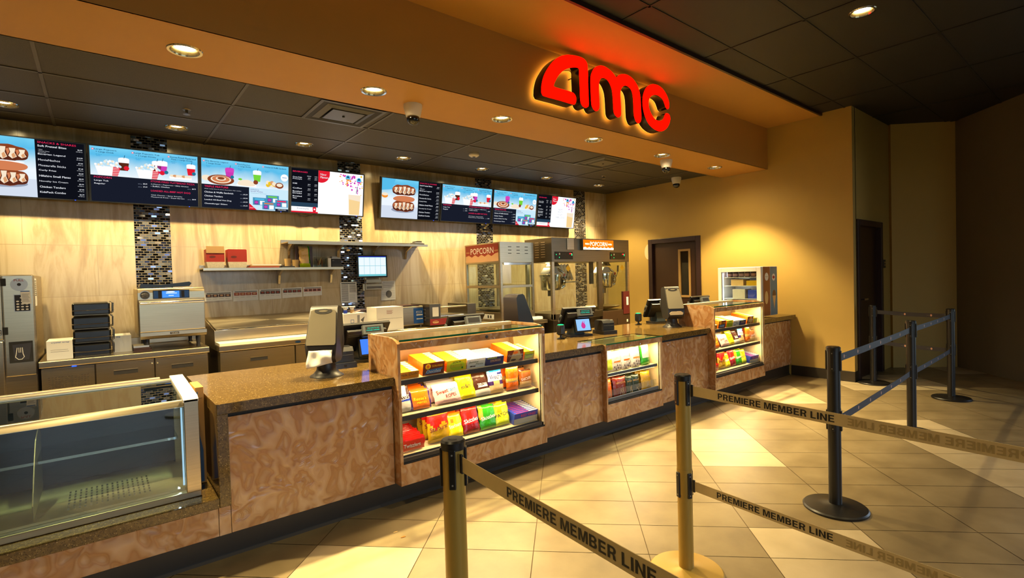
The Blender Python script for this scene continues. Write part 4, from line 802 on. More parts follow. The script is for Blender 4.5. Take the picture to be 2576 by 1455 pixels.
# carton wedged beside it
t = thing('carton', 'tall narrow tan carton with a blue stripe between pastry case and granite panel', 'carton', (.43, 3.5, .371))
mb = MB(); mb.box(.405, 3.40, .3715, .447, 3.62, .925, 'tan_card'); mb.poly2([(.412, .38), (.435, .38), (.435, .56), (.42, .65), (.418, .90), (.412, .90)], 'blue_card', 3.3994); mb.rect2(.418, .86, .438, .862, 'ink', 3.399); mb.obj('box_body', t, bevel=.002)
# ice-cream freezer on the counter by the wall
t = thing('novelty_freezer', 'small white-framed glass door freezer with brown and blue side panels on the counter end', 'freezer', (7.14, 3.5, ZC))
fx0, fx1, fy0, fy1, fz0, fz1 = 6.90, 7.37, 3.20, 3.82, ZC+.02, 1.565
mb = MB(); mb.box(fx0+.05, fy0, fz0, fx1, fy0+.03, fz1, 'frz_white' if mat('frz_white', (226, 222, 214), .35) else ''); mb.box(fx0+.05, fy1-.03, fz0, fx1, fy1, fz1, 'frz_white'); mb.box(fx0+.051, fy0+.0302, fz1-.04, fx1, fy1-.0302, fz1, 'frz_white'); mb.box(fx0+.051, fy0+.0302, fz0, fx1, fy1-.0302, fz0+.06, 'frz_white'); mb.box(fx1-.03, fy0+.0302, fz0+.0602, fx1, fy1-.0302, fz1-.0402, 'frz_white'); mb.obj('cabinet', t, bevel=.006)
mb = MB(); mb.rect2(fx0+.052, fz0+.005, fx0+.25, fz1-.005, 'frz_brown' if mat('frz_brown', (128, 58, 28), .4) else '', fy0-.002); mb.rect2(fx0+.262, fz0+.005, fx1-.002, fz1-.005, 'frz_blue' if mat('frz_blue', (64, 120, 150), .4) else '', fy0-.002)
mb.disc2(fx0+.15, fz1-.14, .055, 'frz_white', fy0-.003); mb.text2('Magnum', fx0+.11, fz1-.15, 'card_choc', fy0-.0035, w=.08, h=.02); mb.disc2(fx0+.36, fz1-.15, .05, 'frz_white', fy0-.003); mb.disc2(fx0+.36, fz1-.15, .035, 'red_card', fy0-.0035, ry=.02)
mb.disc2(fx0+.14, fz0+.25, .05, 'card_tan', fy0-.003, ry=.09); mb.disc2(fx0+.37, fz0+.28, .055, 'card_choc', fy0-.003, ry=.07); mb.poly2([(fx0+.32, fz0+.27), (fx0+.42, fz0+.27), (fx0+.37, fz0+.08)], 'card_tan', fy0-.0032); mb.obj('side_graphics', t)
mb = MB(); a, b = fy0+.005, fy1-.005
for q in ((a, a+.06, fz0+.01, fz1-.002), (b-.05, b, fz0+.01, fz1-.002)): mb.box(fx0, q[0], q[2], fx0+.045, q[1], q[3], 'frz_white')
mb.box(fx0, a+.0602, fz1-.065, fx0+.045, b-.0502, fz1-.002, 'frz_white'); mb.box(fx0, a+.0602, fz0+.01, fx0+.045, b-.0502, fz0+.075, 'frz_white'); d_ = mb.obj('door', t, bevel=.006)
mb = MB(); mb.box(fx0+.015, a+.06, fz0+.075, fx0+.02, b-.05, fz1-.065, 'pane'); mb.obj('door_glass', t)
mb = MB()
for z in (1.12, 1.30, 1.42): mb.box(fx0+.06, fy0+.035, z, fx1-.04, fy1-.035, z+.006, 'white_plastic')
mb.obj('wire_shelf', t)
mb = MB(); mb.box(fx0+.06, fy1-.05, fz0+.1, fx0+.075, fy1-.036, fz1-.08, emi('led_white', (235, 245, 255), 5)); l = mb.obj('light_tube', t); area('freezer_light', (0, 0, 0), .4, .02, 1.4, l, (.9, .95, 1), (math.radians(90), 0, 0), 170); l.children[0].location = Vector((fx0+.12, fy1-.06, 1.3))-t.location; l.children[0].rotation_euler = (math.radians(-90), math.radians(90), 0)
for k in range(5):
    yy = fy1-.12-k*.085; o = MB(); o.lathe([(.032, 0), (.036, .07), (.037, .085)], (0, 0, 0), 'card_choc', 16); o.lathe([(.0375, .012), (.038, .05)], (0, 0, 0), 'card_pink', 16); o = o.obj('ice_cream_tub', None, world=False, smooth=40); o.location = (fx0+.12, yy, 1.427)
    tag(o, 'brown ice cream tub on the top freezer shelf, %s from the back' % ORD[k], 'ice cream tub', 'ice cream tubs on the top freezer shelf')
for k, (m_, z, hh, y_) in enumerate((('card_gold', 1.307, .07, 3.36), ('card_tan', 1.307, .09, 3.58), ('card_blue', 1.127, .12, 3.34), ('card_silver', 1.127, .13, 3.56))):
    o = MB().box(fx0+.09, y_-.09, z, fx0+.28, y_+.09, z+hh, m_).obj('frozen_treat_box', None, world=True, bevel=.004); tag(o, ('yellow frozen treat carton on the middle freezer shelf, nearer the counter front', 'tan frozen treat carton on the middle freezer shelf', 'blue frozen treat carton low in the freezer', 'grey frozen treat carton low in the freezer')[k], 'frozen treat')
# ================================================================== KITCHEN LINE
mat('label_blue', (30, 84, 160), .45); mat('ink_brown', (52, 42, 32), .5); mat('badge', (176, 174, 168), .3, .5); mat('ink_grey', (90, 88, 88), .7); emi('oven_blue', (70, 140, 230), 1.3); emi('oven_white', (220, 240, 255), 1.5)
mat('photo_red', (150, 62, 40), .6); mat('photo_dark', (60, 34, 30), .6); mat('photo_tan', (196, 150, 110), .6)
# tall stainless fryer cabinet at the left edge
t = thing('ventless_fryer', 'tall stainless steel cabinet fryer with keypad and round PULL label at the left edge', 'fryer', (-.9, 6.1, 0)); X = -.415
mb = MB(); mb.box(-1.3, 5.74, .0, X, 6.45, 1.64, 'steel'); mb.obj('body', t, bevel=.008)
mb = MB(); mb.box(-.60, 5.70, .82, X-.004, 5.74, 1.635, 'steel'); mb.obj('control_door', t, bevel=.006)
mb = MB(); mb.box(-1.3, 5.69, 1.12, -.605, 5.74, 1.635, 'steel'); mb.obj('upper_door', t, bevel=.008)
mb = MB(); mb.box(-1.3, 5.70, .62, -.605, 5.74, 1.11, 'steel'); mb.obj('middle_door', t, bevel=.008); mb = MB(); mb.box(-1.3, 5.70, .1, X-.004, 5.74, .60, 'steel'); mb.obj('lower_panel', t, bevel=.006)
for z in (1.58, 1.19): mb = MB(); mb.box(-.602, 5.685, z-.03, -.575, 5.70, z+.03, 'black_matte'); mb.obj('hinge', t, bevel=.003)
mb = MB(); mb.box(-.535, 5.694, 1.34, -.435, 5.70, 1.48, 'badge'); mb.rect2(-.53, 1.345, -.44, 1.475, 'ink', 5.6935)
for r in range(4):
    for c in range(3): mb.disc2(-.512+c*.027, 1.358+r*.022, .009, 'paper', 5.693, ry=.006)
mb.disc2(-.485, 1.452, .014, 'paper', 5.693, ry=.006); mb.obj('keypad', t)
mb = MB(); mb.disc2(-.50, 1.56, .052, 'badge', 5.6985, n=28); mb.disc2(-.50, 1.56, .012, 'ink', 5.698); mb.text2('PULL', -.53, 1.585, 'photo_red', 5.698, w=.06, h=.018); o = mb.obj('pull_label', t)
mb = MB(); mb.box(-.575, 5.695, .93, X-.02, 5.70, 1.10, 'black_matte'); mb.poly2([(-.555, 1.075), (-.44, 1.085), (-.46, .95), (-.545, .95)], 'charcoal', 5.6945)
pts = [(-.528, 1.05), (-.535, 1.0), (-.54, .975), (-.522, .955), (-.503, .955), (-.488, .975), (-.495, 1.0), (-.498, 1.05)]; mb.tube([(a, 5.692, b) for a, b in pts], .0025, 'paper', 6)
for k in range(2): mb.tube([(-.518+k*.01, 5.692, 1.05), (-.518+k*.01, 5.692, 1.01)], .002, 'paper', 6)
mb.obj('hatch', t)
mb = MB(); mb.rect2(-.64, 1.155, -.608, 1.205, 'badge', 5.6885); mb.rect2(-.636, 1.16, -.612, 1.20, 'ink', 5.688); mb.text2('E', -.632, 1.165, 'paper', 5.6875, h=.028); mb.obj('brand_plate', t)
def sheet(label, pts, fn, name='paper_notice', cat='notice', group=None, y=None, M=None):
    mb = MB(M); fn(mb); return tag(mb.obj(name), label, cat, group)
def f_(mb):
    mb.poly2([(-.487, 1.40), (-.43, 1.402), (-.437, 1.51), (-.495, 1.508)], 'paper', 5.6915)
    for k in range(7): mb.rect2(-.485, 1.42+k*.01, -.44-.004*(k % 3), 1.4225+k*.01, 'ink_grey', 5.691)
    mb.rect2(-.493, 1.50, -.44, 1.507, 'label_blue', 5.691)
sheet('small white slip taped over the keypad of the tall steel cabinet', None, f_)
mb = MB(); y0, y1 = 5.75, 5.90; xx = X+.0015; q = lambda a, b, c, d, m, e: mb.add([(xx+e, a, b), (xx+e, c, b), (xx+e, c, d), (xx+e, a, d)], [(0, 1, 2, 3)], m)
q(5.76, 1.38, 5.93, 1.61, 'paper', 0)
for k in range(8): q(5.785, 1.465+k*.017, 5.905, 1.472+k*.017, 'ink', .0005)
q(5.84, 1.47, 5.853, 1.56, 'ink', .0006); tag(mb.obj('paper_notice'), 'narrow white printed chart on the side of the tall steel cabinet', 'notice')
# worktop fridge
def handle_slot(mb, x0, x1, z, y): mb.box(x0, y-.002, z-.018, x1, y+.004, z+.018, 'ink'); mb.box(x0, y-.006, z+.014, x1, y, z+.02, 'steel')
t = thing('worktop_refrigerator', 'long low stainless worktop fridge with a grille and two doors under the oven', 'refrigerator', (.2, 6.0, 0))
mb = MB(); mb.prism([(5.62, .872), (5.62, .925), (6.50, .925), (6.50, 1.0), (6.52, 1.0), (6.52, .872)], 'x', -.40, .80, 'steel'); mb.obj('worktop', t, bevel=.006)
mb = MB(); mb.box(-.39, 5.68, .1, .795, 6.5, .872, 'steel_dark'); mb.obj('cabinet', t)
mb = MB(); mb.box(-.39, 5.655, .3, -.055, 5.68, .855, 'steel')
for i in range(24):
    for j in range(13):
        mb.box(-.35+j*.0205, 5.6535, .40+i*.0165, -.35+j*.0205+.013, 5.6552, .40+i*.0165+.006, 'ink_brown')
g = mb.obj('grille', t, bevel=.0)
for a, b in ((-.045, .365), (.375, .79)):
    mb = MB(); mb.box(a, 5.65, .25, b, 5.68, .862, 'steel'); d = mb.obj('door', t, bevel=.004); mb = MB(); m_ = (a+b)/2; handle_slot(mb, m_-.085, m_+.085, .77, 5.648); mb.obj('recessed_handle', d)
    mb = MB(); mb.lathe([(.006, 0), (.006, .005), (.002, .007)], (0, 0, 0), 'chrome', 10, Matrix.Translation((b-.015 if a < 0 else a+.015, 5.65, .82)) @ Matrix.Rotation(math.pi/2, 4, 'X')); mb.obj('lock', d)
mb = MB(); mb.box(-.20, 5.652, .858, -.17, 5.656, .866, emi('led_blue', (30, 70, 255), 4)); mb.obj('indicator', t)
for x in (-.34, .74):
    for y in (5.75, 6.42): mb = MB(); mb.lathe([(.02, 0), (.02, .1)], (x, y, 0), 'steel_dark', 12); mb.obj('leg', t)
# boxes and delivery bag stack
def crate(x0, y0, z0, x1, y1, z1, m, label, cat='carton', art=None, name='cardboard_box', bev=.003, tape='tan_card'):
    mb = MB(); mb.box(x0, y0, z0, x1, y1, z1, m)
    if art: art(mb)
    o = mb.obj(name, bevel=0); return tag(o, label, cat)
ZF = .9257
def a_(mb): mb.text2('crystal wrap', -.325, 1.06, 'label_blue', 5.6990, w=.115, h=.014); mb.rect2(-.33, 1.005, -.22, 1.007, 'ink_grey', 5.699); mb.rect2(-.33, .99, -.215, .992, 'ink_grey', 5.699)
crate(-.355, 5.70, ZF, -.19, 6.02, ZF+.155, 'paper', 'white carton of plastic wrap left of the black bag stack', art=a_)
def a_(mb): mb.text2('wrap', .105, 1.055, 'label_blue', 5.8490, w=.03, h=.016)
crate(.08, 5.85, ZF, .215, 6.15, ZF+.15, 'paper', 'white carton of plastic wrap right of the black bag stack', art=a_)
for k in range(4):
    z = ZF+k*.118; t = thing('insulated_bag', 'black glossy insulated pizza bag, %s' % ('at the bottom of the stack', 'second from the bottom of the stack', 'third from the bottom of the stack', 'topmost of the stack')[k], 'insulated bag', (-.05, 5.95, z+.0005), .02*(k % 2), 'black insulated bags')
    mb = MB(); nx = 10; V_ = []
    mb.box(-.14, -.25, 0, .115, .2, .108, 'bag_black' if mat('bag_black', (9, 9, 10), .3, 0, .5, bump=.2, bs=14) else ''); mb.obj('body', t, world=False, bevel=.014, seg=3)
    mb = MB(); mb.tube([(-.14, -.252, .045), (-.05, -.256, .043), (.05, -.256, .045), (.115, -.252, .047)], .003, 'steel_dark', 6); mb.box(-.13, -.2525, .002, .105, -.2505, .008, 'steel_dark'); mb.obj('zip', t, world=False)
    mb = MB()
    for yy in (-.25, -.12, .02): mb.tube([(.117, yy, .01), (.135, yy, .02), (.138, yy, .1), (.12, yy, .112)], .0035, 'steel_dark', 6)
    mb.tube([(.138, -.26, .10), (.138, .1, .10)], .004, 'steel_dark', 6); mb.tube([(.138, -.26, .04), (.138, .1, .04)], .003, 'steel_dark', 6); mb.obj('wire_edge', t, world=False)
for k in range(3): crate(.225, 5.74, ZF+k*.018, .36-.01*k, 5.95, ZF+.016+k*.018, 'photo_dark' if k < 2 else 'badge', 'dark shallow tray left of the oven, %s' % ('lowest of three', 'middle one of three', 'top one of three')[k], 'tray', name='serving_tray')
# rapid oven
t = thing('countertop_oven', 'stainless countertop oven with a blue touch screen and full width handle', 'oven', (.53, 6.0, ZF))
x0, x1, yf = .268, .795, 5.75; zb, zt = 1.055, 1.50
mb = MB(); mb.box(x0, yf, zb, x1, 6.42, zt, 'steel'); mb.obj('body', t, bevel=.012, seg=3)
mb = MB(); mb.box(x0+.003, yf-.03, 1.095, x1-.003, yf, 1.385, 'steel'); d = mb.obj('door', t, bevel=.008)
mb = MB(); mb.tube([(x0+.035, yf-.035, 1.365), (x0+.035, yf-.075, 1.365)], .009, 'chrome', 8); mb.tube([(x1-.035, yf-.035, 1.365), (x1-.035, yf-.075, 1.365)], .009, 'chrome', 8); mb.tube([(x0+.015, yf-.075, 1.365), (x1-.015, yf-.075, 1.365)], .011, 'chrome', 12); mb.obj('handle', d, smooth=50)
mb = MB(); mb.prism([(yf-.03, 1.39), (yf-.03, 1.46), (yf-.012, 1.497), (yf, 1.497), (yf, 1.39)], 'x', x0+.003, x1-.003, 'steel'); mb.obj('control_panel', t, bevel=.008)
mb = MB(); mb.box(x0+.115, yf-.034, 1.40, x0+.40, yf-.030, 1.478, 'ink'); mb.rect2(x0+.12, 1.405, x0+.395, 1.473, 'label_blue', yf-.0345); mb.rect2(x0+.185, 1.408, x0+.32, 1.470, 'oven_blue', yf-.035); mb.rect2(x0+.155, 1.405, x0+.18, 1.473, 'ink', yf-.0348); mb.rect2(x0+.335, 1.408, x0+.36, 1.470, 'ink', yf-.0352)
mb.disc2(x0+.25, 1.462, .035, 'oven_white', yf-.0356, ry=.006); mb.rect2(x0+.215, 1.447, x0+.30, 1.452, 'oven_white', yf-.0356); mb.rect2(x0+.235, 1.425, x0+.275, 1.43, 'oven_white', yf-.0356); mb.obj('touch_screen', t)
mb = MB(); mb.disc2(x0+.055, 1.437, .042, 'badge', yf-.0345, n=28); mb.disc2(x0+.055, 1.437, .036, 'ink_grey', yf-.0347, n=28)
for k in range(4): mb.tube([(x0+.03, yf-.037, 1.43+k*.008-.01), (x0+.055, yf-.037, 1.437+k*.008-.006), (x0+.08, yf-.037, 1.428+k*.008-.01)], .002, 'badge', 6)
mb.obj('badge', t)
mb = MB(); mb.prism([(yf-.035, 1.06), (yf-.035, 1.09), (yf, 1.09), (yf, 1.03), (yf-.01, 1.035)], 'x', x0+.01, x1+.005, 'steel'); mb.rect2(x0+.235, 1.066, x0+.305, 1.086, 'ink', yf-.0356); mb.text2('TORNADO', x0+.24, 1.069, 'paper', yf-.036, w=.06, h=.012); mb.obj('lower_trim', t, bevel=.003)
for x in (x0+.06, x1-.06):
    for y in (yf+.04, 6.36): mb = MB(); mb.lathe([(.02, 0), (.016, .02), (.02, .10), (.02, zb-ZF)], (x, y, ZF), 'charcoal', 14); mb.obj('leg', t, smooth=40)
mb = MB(); mb.prism([(.29, 1.515), (.30, 1.545), (.45, 1.53), (.60, 1.545), (.68, 1.555), (.70, 1.54), (.68, 1.51), (.30, 1.501)], 'y', 5.80, 6.1, 'bag_black'); tag(mb.obj('oven_cloth', bevel=.006), 'crumpled black bag lying on top of the oven', 'cloth')
# preparation table with a sloping lid
t = thing('prep_table', 'refrigerated stainless preparation table with sloping lid and white cutting board', 'preparation table', (1.5, 6.1, 0))
x0, x1 = .885, 2.10
mb = MB(); mb.box(x0+.02, 5.80, .12, x1-.02, 6.47, .86, 'steel_dark'); mb.obj('cabinet', t)
mb = MB(); mb.prism([(5.86, .90), (5.86, 1.055), (6.46, 1.14), (6.48, 1.14), (6.48, .86), (5.80, .86), (5.80, .90)], 'x', x0, x1, 'steel'); mb.obj('ingredient_hood', t, bevel=.004)
mb = MB(); mb.prism([(5.85, 1.06), (5.85, 1.07), (6.46, 1.16), (6.46, 1.148)], 'x', x0+.01, x1-.01, 'steel'); mb.prism([(5.83, 1.052), (5.83, 1.064), (5.85, 1.07), (5.85, 1.058)], 'x', x0+.01, x1-.01, 'chrome'); mb.obj('lid', t, bevel=.003)
mb = MB(); mb.box(x0, 5.60, .915, x1, 5.855, .945, 'board_white' if mat('board_white', (240, 232, 214), .5) else ''); mb.obj('cutting_board', t, bevel=.003)
mb = MB(); mb.box(x0, 5.64, .86, x1, 5.85, .912, 'steel'); mb.disc2((x0+x1)/2+.13, .888, .03, 'label_blue', 5.6385, ry=.012); mb.obj('front_rail', t, bevel=.004)
for a, b in ((x0+.01, (x0+x1)/2+.1), ((x0+x1)/2+.11, x1-.01)):
    mb = MB(); mb.box(a, 5.66, .25, b, 5.80, .85, 'steel'); d = mb.obj('door', t, bevel=.004); mb = MB(); m_ = (a+b)/2; handle_slot(mb, m_-.08, m_+.08, .755, 5.658); mb.obj('recessed_handle', d)
for x in (x0+.06, x1-.06):
    for y in (5.86, 6.42): mb = MB(); mb.lathe([(.02, 0), (.02, .12)], (x, y, 0), 'steel_dark', 12); mb.obj('leg', t)
# wall shelves
def wshelf(x0, x1, z, yf, label, br, group='stainless wall shelves'):
    t = thing('wall_shelf', label, 'shelf', ((x0+x1)/2, YB, z), 0, group)
    mb = MB(); mb.prism([(yf, z-.03), (yf, z), (YB-.012, z), (YB-.012, z+.04), (YB-.004, z+.04), (YB-.004, z-.012), (yf+.012, z-.012), (yf+.012, z-.03)], 'x', x0, x1, 'steel'); mb.obj('shelf_board', t, bevel=.002)
    for x in br: mb = MB(); mb.prism([(yf+.06, z-.013), (YB-.004, z-.013), (YB-.004, z-.19), (YB-.03, z-.19), (YB-.06, z-.09)], 'x', x-.012, x+.012, 'steel'); mb.obj('bracket', t)
wshelf(.865, 2.375, 1.70, 6.25, 'lower stainless wall shelf carrying red boxes', (1.68, 2.30)); wshelf(1.72, 3.56, 2.00, 6.22, 'upper stainless wall shelf across the second mosaic band', (1.80, 2.40, 2.88, 3.36))
# red carton boxes on the lower shelf
for k, (x0, x1, m_) in enumerate(((.90, 1.075, 1), (1.105, 1.295, 0))):
    t = thing('pizza_box', ('open red food box with a kraft flap on the left of the lower shelf', 'red food box with patterned base beside the kraft flap box')[k], 'food box', ((x0+x1)/2, 6.35, 1.7005), 0, 'red food boxes on the lower shelf')
    mb = MB(); mb.prism([(x0+.012, 1.7005), (x0, 1.765), (x1, 1.765), (x1-.012, 1.7005)], 'y', 6.28, 6.42, 'pattern_card'); mb.obj('base', t)
    mb = MB(); mb.prism([(x0, 1.7655), (x0, 1.90), (x0+.01, 1.905), (x1-.01, 1.905), (x1, 1.90), (x1, 1.7655)], 'y', 6.285, 6.42, 'red_card'); mb.disc2(x0+.06, 1.82, .03, 'maroon_print' if mat('maroon_print', (84, 18, 14), .6) else '', 6.2845, ry=.012); mb.obj('lid', t)
    if m_: mb = MB(); mb.box(x0+.002, 6.281, 1.86, x1-.002, 6.284, 1.935, 'cardboard'); mb.obj('flap', t, bevel=.001)
ZS1 = 1.7005
for k in range(3): crate(1.31+.02*k, 6.27, ZS1+k*.0125, 1.63+.01*k, 6.45, ZS1+.012+k*.0125, ('red_card', 'cardboard', 'white_plastic')[k], ('flat red carton under the stack beside the red boxes', 'flat kraft carton in the middle of the stack beside the red boxes', 'flat white carton on top of the stack beside the red boxes')[k], 'flat carton', name='flat_carton')
crate(1.66, 6.27, ZS1, 1.80, 6.44, ZS1+.014, 'charcoal', 'dark flat tray left of the two small tubs on the lower shelf', 'tray', name='serving_tray')
for k, x in enumerate((1.75, 1.83)):
    o = MB().lathe([(.032, 0), (.038, .085), (.04, .09)], (0, 0, 0), 'card_tan', 16).obj('paper_tub', None, world=False, smooth=40); o.location = (x, 6.37-.03*k, ZS1+(.0145 if k == 0 else 0)); tag(o, ('small tan paper tub, left of two on the lower shelf', 'small tan paper tub beside the green snack bag')[k], 'tub', 'small tubs on the lower shelf')
o = bag_mb(.13, .255, .07, 'card_tan', lambda mb, w, h, f: (T(mb, 'D', -.04, .19, 'card_gold', f, .03, .04), T(mb, 'TOSTITOS', -.05, .12, 'card_gold', f, .09, .025)), '', 4, zone=lambda u, v, s_: 'card_lime' if v < .15 else ('card_green' if u > .3 else None)).obj('snack_bag', None, world=False, smooth=60); o.location = (1.94, 6.34, ZS1+.002); o.rotation_euler = (-.1, 0, .1); tag(o, 'tall tan and green snack bag standing on the lower shelf', 'snack bag')
t = thing('plastic_bin', 'clear plastic bin of wrapped utensils on the lower shelf', 'bin', (2.13, 6.36, ZS1)); mb = MB()
for a in ((2.07, 6.30, 2.19, 6.302), (2.07, 6.42, 2.19, 6.422), (2.07, 6.30, 2.072, 6.42), (2.188, 6.30, 2.19, 6.42)): mb.box(a[0], a[1], ZS1, a[2], a[3], ZS1+.13, 'acrylic')
mb.obj('wall', t)
for k in range(9):
    r = random.Random(k); a = Vector((2.085+r.random()*.08, 6.315+r.random()*.08, ZS1+.008+.006*k)); o = MB().tube([a, a+Vector((r.uniform(-.03, .05)*.5, r.uniform(-.02, .02), .05+.03*r.random()))], .006, ('card_kraft', 'card_tan', 'card_choc')[k % 3], 6).obj('utensil'); tag(o, 'brown wrapped utensil lying in the clear plastic bin', 'utensil', 'utensils in the clear bin')
crate(2.20, 6.29, ZS1, 2.235, 6.40, ZS1+.11, 'paper', 'narrow white printed box beside the clear bin')
t = thing('label_printer', 'small dark grey printer at the right end of the lower shelf', 'printer', (2.30, 6.35, ZS1)); mb = MB(); mb.box(2.24, 6.28, ZS1+.0005, 2.36, 6.44, ZS1+.10, 'till_black'); mb.obj('body', t, bevel=.006); mb = MB(); mb.prism([(2.24, ZS1+.101), (2.25, ZS1+.118), (2.345, ZS1+.118), (2.36, ZS1+.101)], 'y', 6.29, 6.44, 'badge'); mb.box(2.265, 6.33, ZS1+.119, 2.33, 6.42, ZS1+.133, 'badge'); mb.text2('EPSON', 2.25, ZS1+.075, 'paper', 6.2795, w=.02, h=.005); mb.obj('lid', t)
crate(1.86, 6.43, ZS1, 2.40 if False else 2.06, 6.47, ZS1+.26, 'purple_grey' if mat('purple_grey', (88, 74, 84), .5) else '', 'upright grey board leaning at the back of the lower shelf', 'board', name='board')
for k in range(3): crate(3.36+.03*k, 6.26, 2.0006+k*.016, 3.53-.02*k, 6.40, 2.0156+k*.016, ('charcoal', 'badge', 'black_matte')[k], 'small flat metal lid on the right end of the upper shelf, %s' % ('lowest', 'middle', 'top')[k], 'lid', name='pan_lid')
# taped recipe sheets
SH = [(.905, 1.175, 1.435, 1.335), (1.185, 1.45, 1.443, 1.322), (1.46, 1.705, 1.45, 1.325), (1.715, 1.95, 1.455, 1.335), (1.96, 2.19, 1.46, 1.345)]
for k, (a, b, zt, zb) in enumerate(SH):
    mb = MB(); y = YB-.005; w = b-a; mb.add([(a, y, zb), (b, y, zb+.008), (b, y, zt+.008), (a, y, zt)], [(0, 1, 2, 3)], 'paper'); mb.rect2(a+.02, zt-.016, b-.012, zt-.008, 'ink', y-.0008)
    for j in range(4):
        u = a+.012+j*(w-.02)/4; mm = [('photo_dark', 'photo_tan'), ('photo_red', 'photo_tan'), ('photo_dark', 'photo_red'), ('photo_dark', 'photo_red'), ('photo_red', 'photo_dark')][k]
        mb.rect2(u, zt-.055, u+w/4-.01, zt-.022, mm[0], y-.0008); mb.disc2(u+w/8-.005, zt-.038, .016, mm[1], y-.0012, ry=.009); mb.rect2(u+.005, zt-.075, u+w/4-.02, zt-.073, 'ink_grey', y-.0008)
    tag(mb.obj('recipe_sheet'), 'white recipe sheet with food photos taped to the wall, %s from the left' % ORD[k], 'recipe sheet', 'recipe sheets on the back wall')
def f_(mb):
    y = YB-.009; mb.add([(2.428, y, 1.245), (2.648, y, 1.238), (2.642, y, 1.508), (2.425, y, 1.508)], [(0, 1, 2, 3)], 'paper'); mb.rect2(2.44, 1.485, 2.63, 1.497, 'ink', y-.0008)
    for k in range(16): mb.rect2(2.44, 1.475-.0135*k, 2.53, 1.470-.0135*k, 'ink', y-.0008)
    for k in range(8): mb.rect2(2.545, 1.475-.0135*k, 2.632, 1.470-.0135*k, 'ink', y-.0008)
    for k in range(7): mb.rect2(2.545, 1.35-.012*k, 2.62, 1.348-.012*k, 'ink_grey', y-.0008)
sheet('white two-column printed chart on the dark mosaic band', None, f_)
def f_(mb):
    y = YB-.005; mb.add([(2.985, y, 1.245), (3.20, y, 1.25), (3.20, y, 1.51), (3.0, y, 1.51)], [(0, 1, 2, 3)], 'paper')
    for k in range(4): mb.rect2(3.02, 1.495-.022*k, 3.185, 1.49-.022*k, 'ink', y-.0008)
    for k in range(6): mb.rect2(3.0, 1.40-.024*k, 3.185, 1.398-.024*k, 'ink_grey', y-.0008)
    mb.disc2(3.1, 1.33, .045, 'ink_grey', y-.0009, ry=.05)
sheet('white printed sheet with a grey diagram right of the order monitor', None, f_)
# order monitor with bump bar
emi('mon_white', (235, 246, 255), 1.05); emi('mon_blue', (40, 50, 200), .9); emi('mon_teal', (120, 210, 220), .9)
t = thing('order_monitor', 'wall monitor showing a grid of white order tiles above a keypad bar', 'monitor', (2.83, 6.45, 1.7)); M_ = Matrix.Translation((2.822, 6.40, 1.71)) @ Matrix.Rotation(-.08, 4, 'Z')
mb = MB(); mb.box(-.205, 0, -.15, .205, .03, .15, 'till_black', M_); mb.obj('bezel', t, bevel=.006)
mb = MB(); mb.rect2(-.185, -.13, .185, .13, 'mon_teal', -.0006, M_); mb.rect2(-.185, .12, .185, .13, 'mon_blue', -.001, M_)
for r in range(2):
    for c in range(5): mb.rect2(-.183+c*.0735, -.105+r*.113, -.183+c*.0735+.070, -.105+r*.113+.108, 'mon_white', -.0012, M_)
mb.obj('screen', t)
mb = MB(); mb.box(-.05, .03, -.06, .05, .12, .06, 'charcoal', M_); mb.tube([(2.73, 6.42, 1.56), (2.73, 6.42, 1.47)], .009, 'grey_metallic', 8); mb.tube([(2.92, 6.42, 1.56), (2.92, 6.42, 1.47)], .009, 'grey_metallic', 8); mb.obj('mount', t)
mb = MB(); mb.box(2.72, 6.38, 1.49, 2.93, 6.45, 1.535, 'grey_metallic'); mb.box(2.70, 6.37, 1.40, 2.95, 6.44, 1.475, 'grey_metallic'); mb.box(2.72, 6.366, 1.415, 2.93, 6.371, 1.445, 'ink_grey')
for a in (2.695, 2.945): mb.lathe([(.018, -.045), (.018, .045)], (a, 6.41, 1.435), 'grey_metallic', 12)
mb.obj('keypad_bar', t, bevel=.004)
# back counter
t = thing('back_counter', 'long stainless back counter under the popcorn warmer', 'counter', (3.6, 6.1, 0))
mb = MB(); mb.prism([(5.74, .855), (5.735, .885), (5.75, .905), (6.50, .905), (6.50, .96), (6.515, .96), (6.515, .855)], 'x', 2.12, 4.93, 'steel'); mb.prism([(5.30, .855), (5.30, .905), (5.74, .905), (5.74, .855)], 'x', 4.0, 4.93, 'steel'); mb.obj('worktop', t, bevel=.004)
for k, (a, b) in enumerate(((2.14, 3.05), (3.06, 3.99))): mb = MB(); mb.box(a, 5.80, .12, b, 6.48, .854, 'steel_dark'); c_ = mb.obj('base_cabinet', t, bevel=.003)
mb = MB(); mb.box(4.01, 5.36, .12, 4.92, 6.48, .854, 'steel_dark'); mb.obj('base_cabinet', t, bevel=.003); mb = MB(); mb.box(2.16, 5.83, 0, 4.90, 6.4, .119, 'black_matte'); mb.obj('plinth', t)
ZB = .9056
def a_(mb):
    mb.rect2(2.25, 1.03, 2.29, 1.07, 'label_blue', 5.7594); mb.rect2(2.255, 1.035, 2.285, 1.065, 'paper', 5.7592); mb.poly2([(2.37, 1.06), (2.42, 1.10), (2.40, 1.03)], 'ink_grey', 5.7594); mb.rect2(2.21, .93, 2.25, 1.0, 'photo_red', 5.7594); mb.rect2(2.33, 1.02, 2.36, 1.12, 'badge', 5.7594)
crate(2.17, 5.76, ZB, 2.45, 6.0, ZB+.235, 'paper', 'white printed carton behind the near napkin dispenser', art=a_)
crate(2.285, 5.748, ZB, 2.335, 5.757, ZB+.125, 'card_orange', 'small orange pouch standing in front of the white carton', 'pouch', name='pouch')
